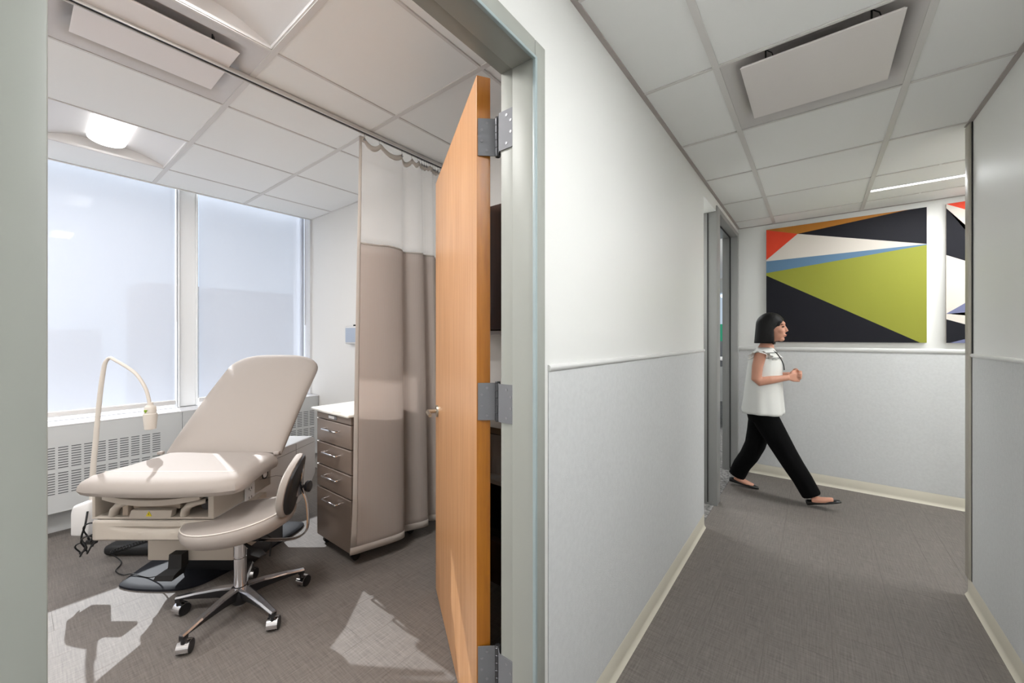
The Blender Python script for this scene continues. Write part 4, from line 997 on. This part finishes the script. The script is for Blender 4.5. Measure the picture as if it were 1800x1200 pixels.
# blouse
b = MB(); n = 64
def bell(z, cx, rx, ry, rip, ph=0):
    out = []
    for k in range(n):
        a = 2*PI*k/n; m_ = 1+rip*math.sin(7*a+ph)+rip*.6*math.sin(11*a+ph*2)
        out.append(W_(cx+rx*m_*math.cos(a), 3.95+ry*m_*math.sin(a), z+rip*.12*math.sin(3*a)))
    return out
b.loft([bell(.692, -.368, .150, .195, .030), bell(.712, -.368, .151, .194, .030), bell(.80, -.366, .142, .186, .022, .4), bell(.92, -.362, .132, .176, .014, .8), bell(1.04, -.356, .125, .166, .008), bell(1.12, -.352, .116, .163, .004), bell(1.17, -.350, .100, .160, .0), bell(1.205, -.350, .080, .140, 0), bell(1.228, -.348, .064, .098, 0), bell(1.243, -.345, .054, .066, 0)], caps=False)
o = b.build('blouse', M_blouse, pp, smooth=True); md = o.modifiers.new('t', 'SOLIDIFY'); md.thickness = .004; md.offset = 1
# flutter cap sleeves and ruffled yoke
for sg, yc in ((-1, 3.80), (1, 4.10)):
    b = MB(); rings = []
    for k in range(7):
        u = k/6; ring = []
        for j in range(33):
            a = PI*(j/32)*1.24-PI*.12; rr = .036+.034*u; rp = 1+.10*u*math.sin(j*1.5)
            ring.append(W_(-.362+math.cos(a)*rr*rp*1.25, yc+sg*(.010+.052*u)+sg*math.sin(a)*.012, 1.168+math.sin(a)*rr*.75*rp+.018-.020*u))
        rings.append(ring)
    b.loft(rings, closed=False, caps=False); o = b.build('cap_sleeve', M_blouse, pp, smooth=True); md = o.modifiers.new('t', 'SOLIDIFY'); md.thickness = .003
b = MB()
b.loft([bell(1.208, -.350, .084, .142, .01), bell(1.185, -.350, .102, .158, .03, 1), bell(1.16, -.350, .120, .170, .05, 1)], caps=False); o = b.build('yoke_ruffle', M_blouse, pp, smooth=True); md = o.modifiers.new('t', 'SOLIDIFY'); md.thickness = .003
b = MB()
for zz, rx_, ry_ in ((1.163, .122, .171), (1.205, .090, .147)):
    b.tube([W_(-.350+rx_*math.cos(R(a)), 3.95+ry_*math.sin(R(a)), zz) for a in range(-80, 81, 10)], .0022, 5)
b.build('dark_piping', M_ink, pp, kind='stuff')
MB().tube(cr([tuple(W_(-.315, 3.89, 1.235)), tuple(W_(-.262, 3.90, 1.20)), tuple(W_(-.222, 3.93, 1.12)), tuple(W_(-.214, 3.95, 1.06))], 6), .004, 6).build('lanyard', M_ink, pp, smooth=True)
# trousers
b = MB()
b.loft([ell((-.37, 3.95, .62), .100, .150), ell((-.37, 3.95, .70), .118, .168), ell((-.368, 3.95, .78), .112, .160), ell((-.365, 3.95, .84), .10, .148)])
TR = {'f': [(-.355, 3.875, .70), (-.32, 3.873, .62), (-.262, 3.873, .51), (-.202, 3.876, .395), (-.150, 3.88, .30), (-.09, 3.88, .20), (-.032, 3.88, .085)], 'r': [(-.375, 4.025, .70), (-.385, 4.028, .62), (-.405, 4.03, .50), (-.43, 4.03, .385), (-.475, 4.03, .28), (-.530, 4.03, .19), (-.572, 4.03, .085)]}
for k_ in ('f', 'r'): b.tube([W_(*p) for p in TR[k_]], [.098, .096, .088, .080, .075, .070, .067], 22)
remesh(b, 'trousers', M_trous, .008, 4)
# shoes: ballet flats
def flat(heel, toe, tilt):
    b = MB(); H_ = W_(*heel); T_ = W_(*toe); d = T_-H_; rings = []; up = d.cross(Vector((0, 1, 0))).normalized(); up = up if up.z > 0 else -up
    for u, wd, hb in ((0, .022, .040), (.06, .030, .044), (.3, .030, .034), (.55, .036, .020), (.68, .040, .026), (.85, .036, .026), (.96, .022, .020), (1.0, .008, .010)):
        c = H_+d*u; P = []
        for q in range(16):
            a = 2*PI*q/16; P.append(c+Vector((0, math.cos(a)*wd, 0))+up*(hb*.5+math.sin(a)*hb*.5))
        rings.append(P)
    b.loft(rings); return b
flat((-.060, 3.88, .004), (.150, 3.88, .075), 0).build('shoe', M_shoe, pp, smooth=True)
flat((-.630, 4.03, .022), (-.400, 4.03, .002), 0).build('shoe', M_shoe, pp, smooth=True)
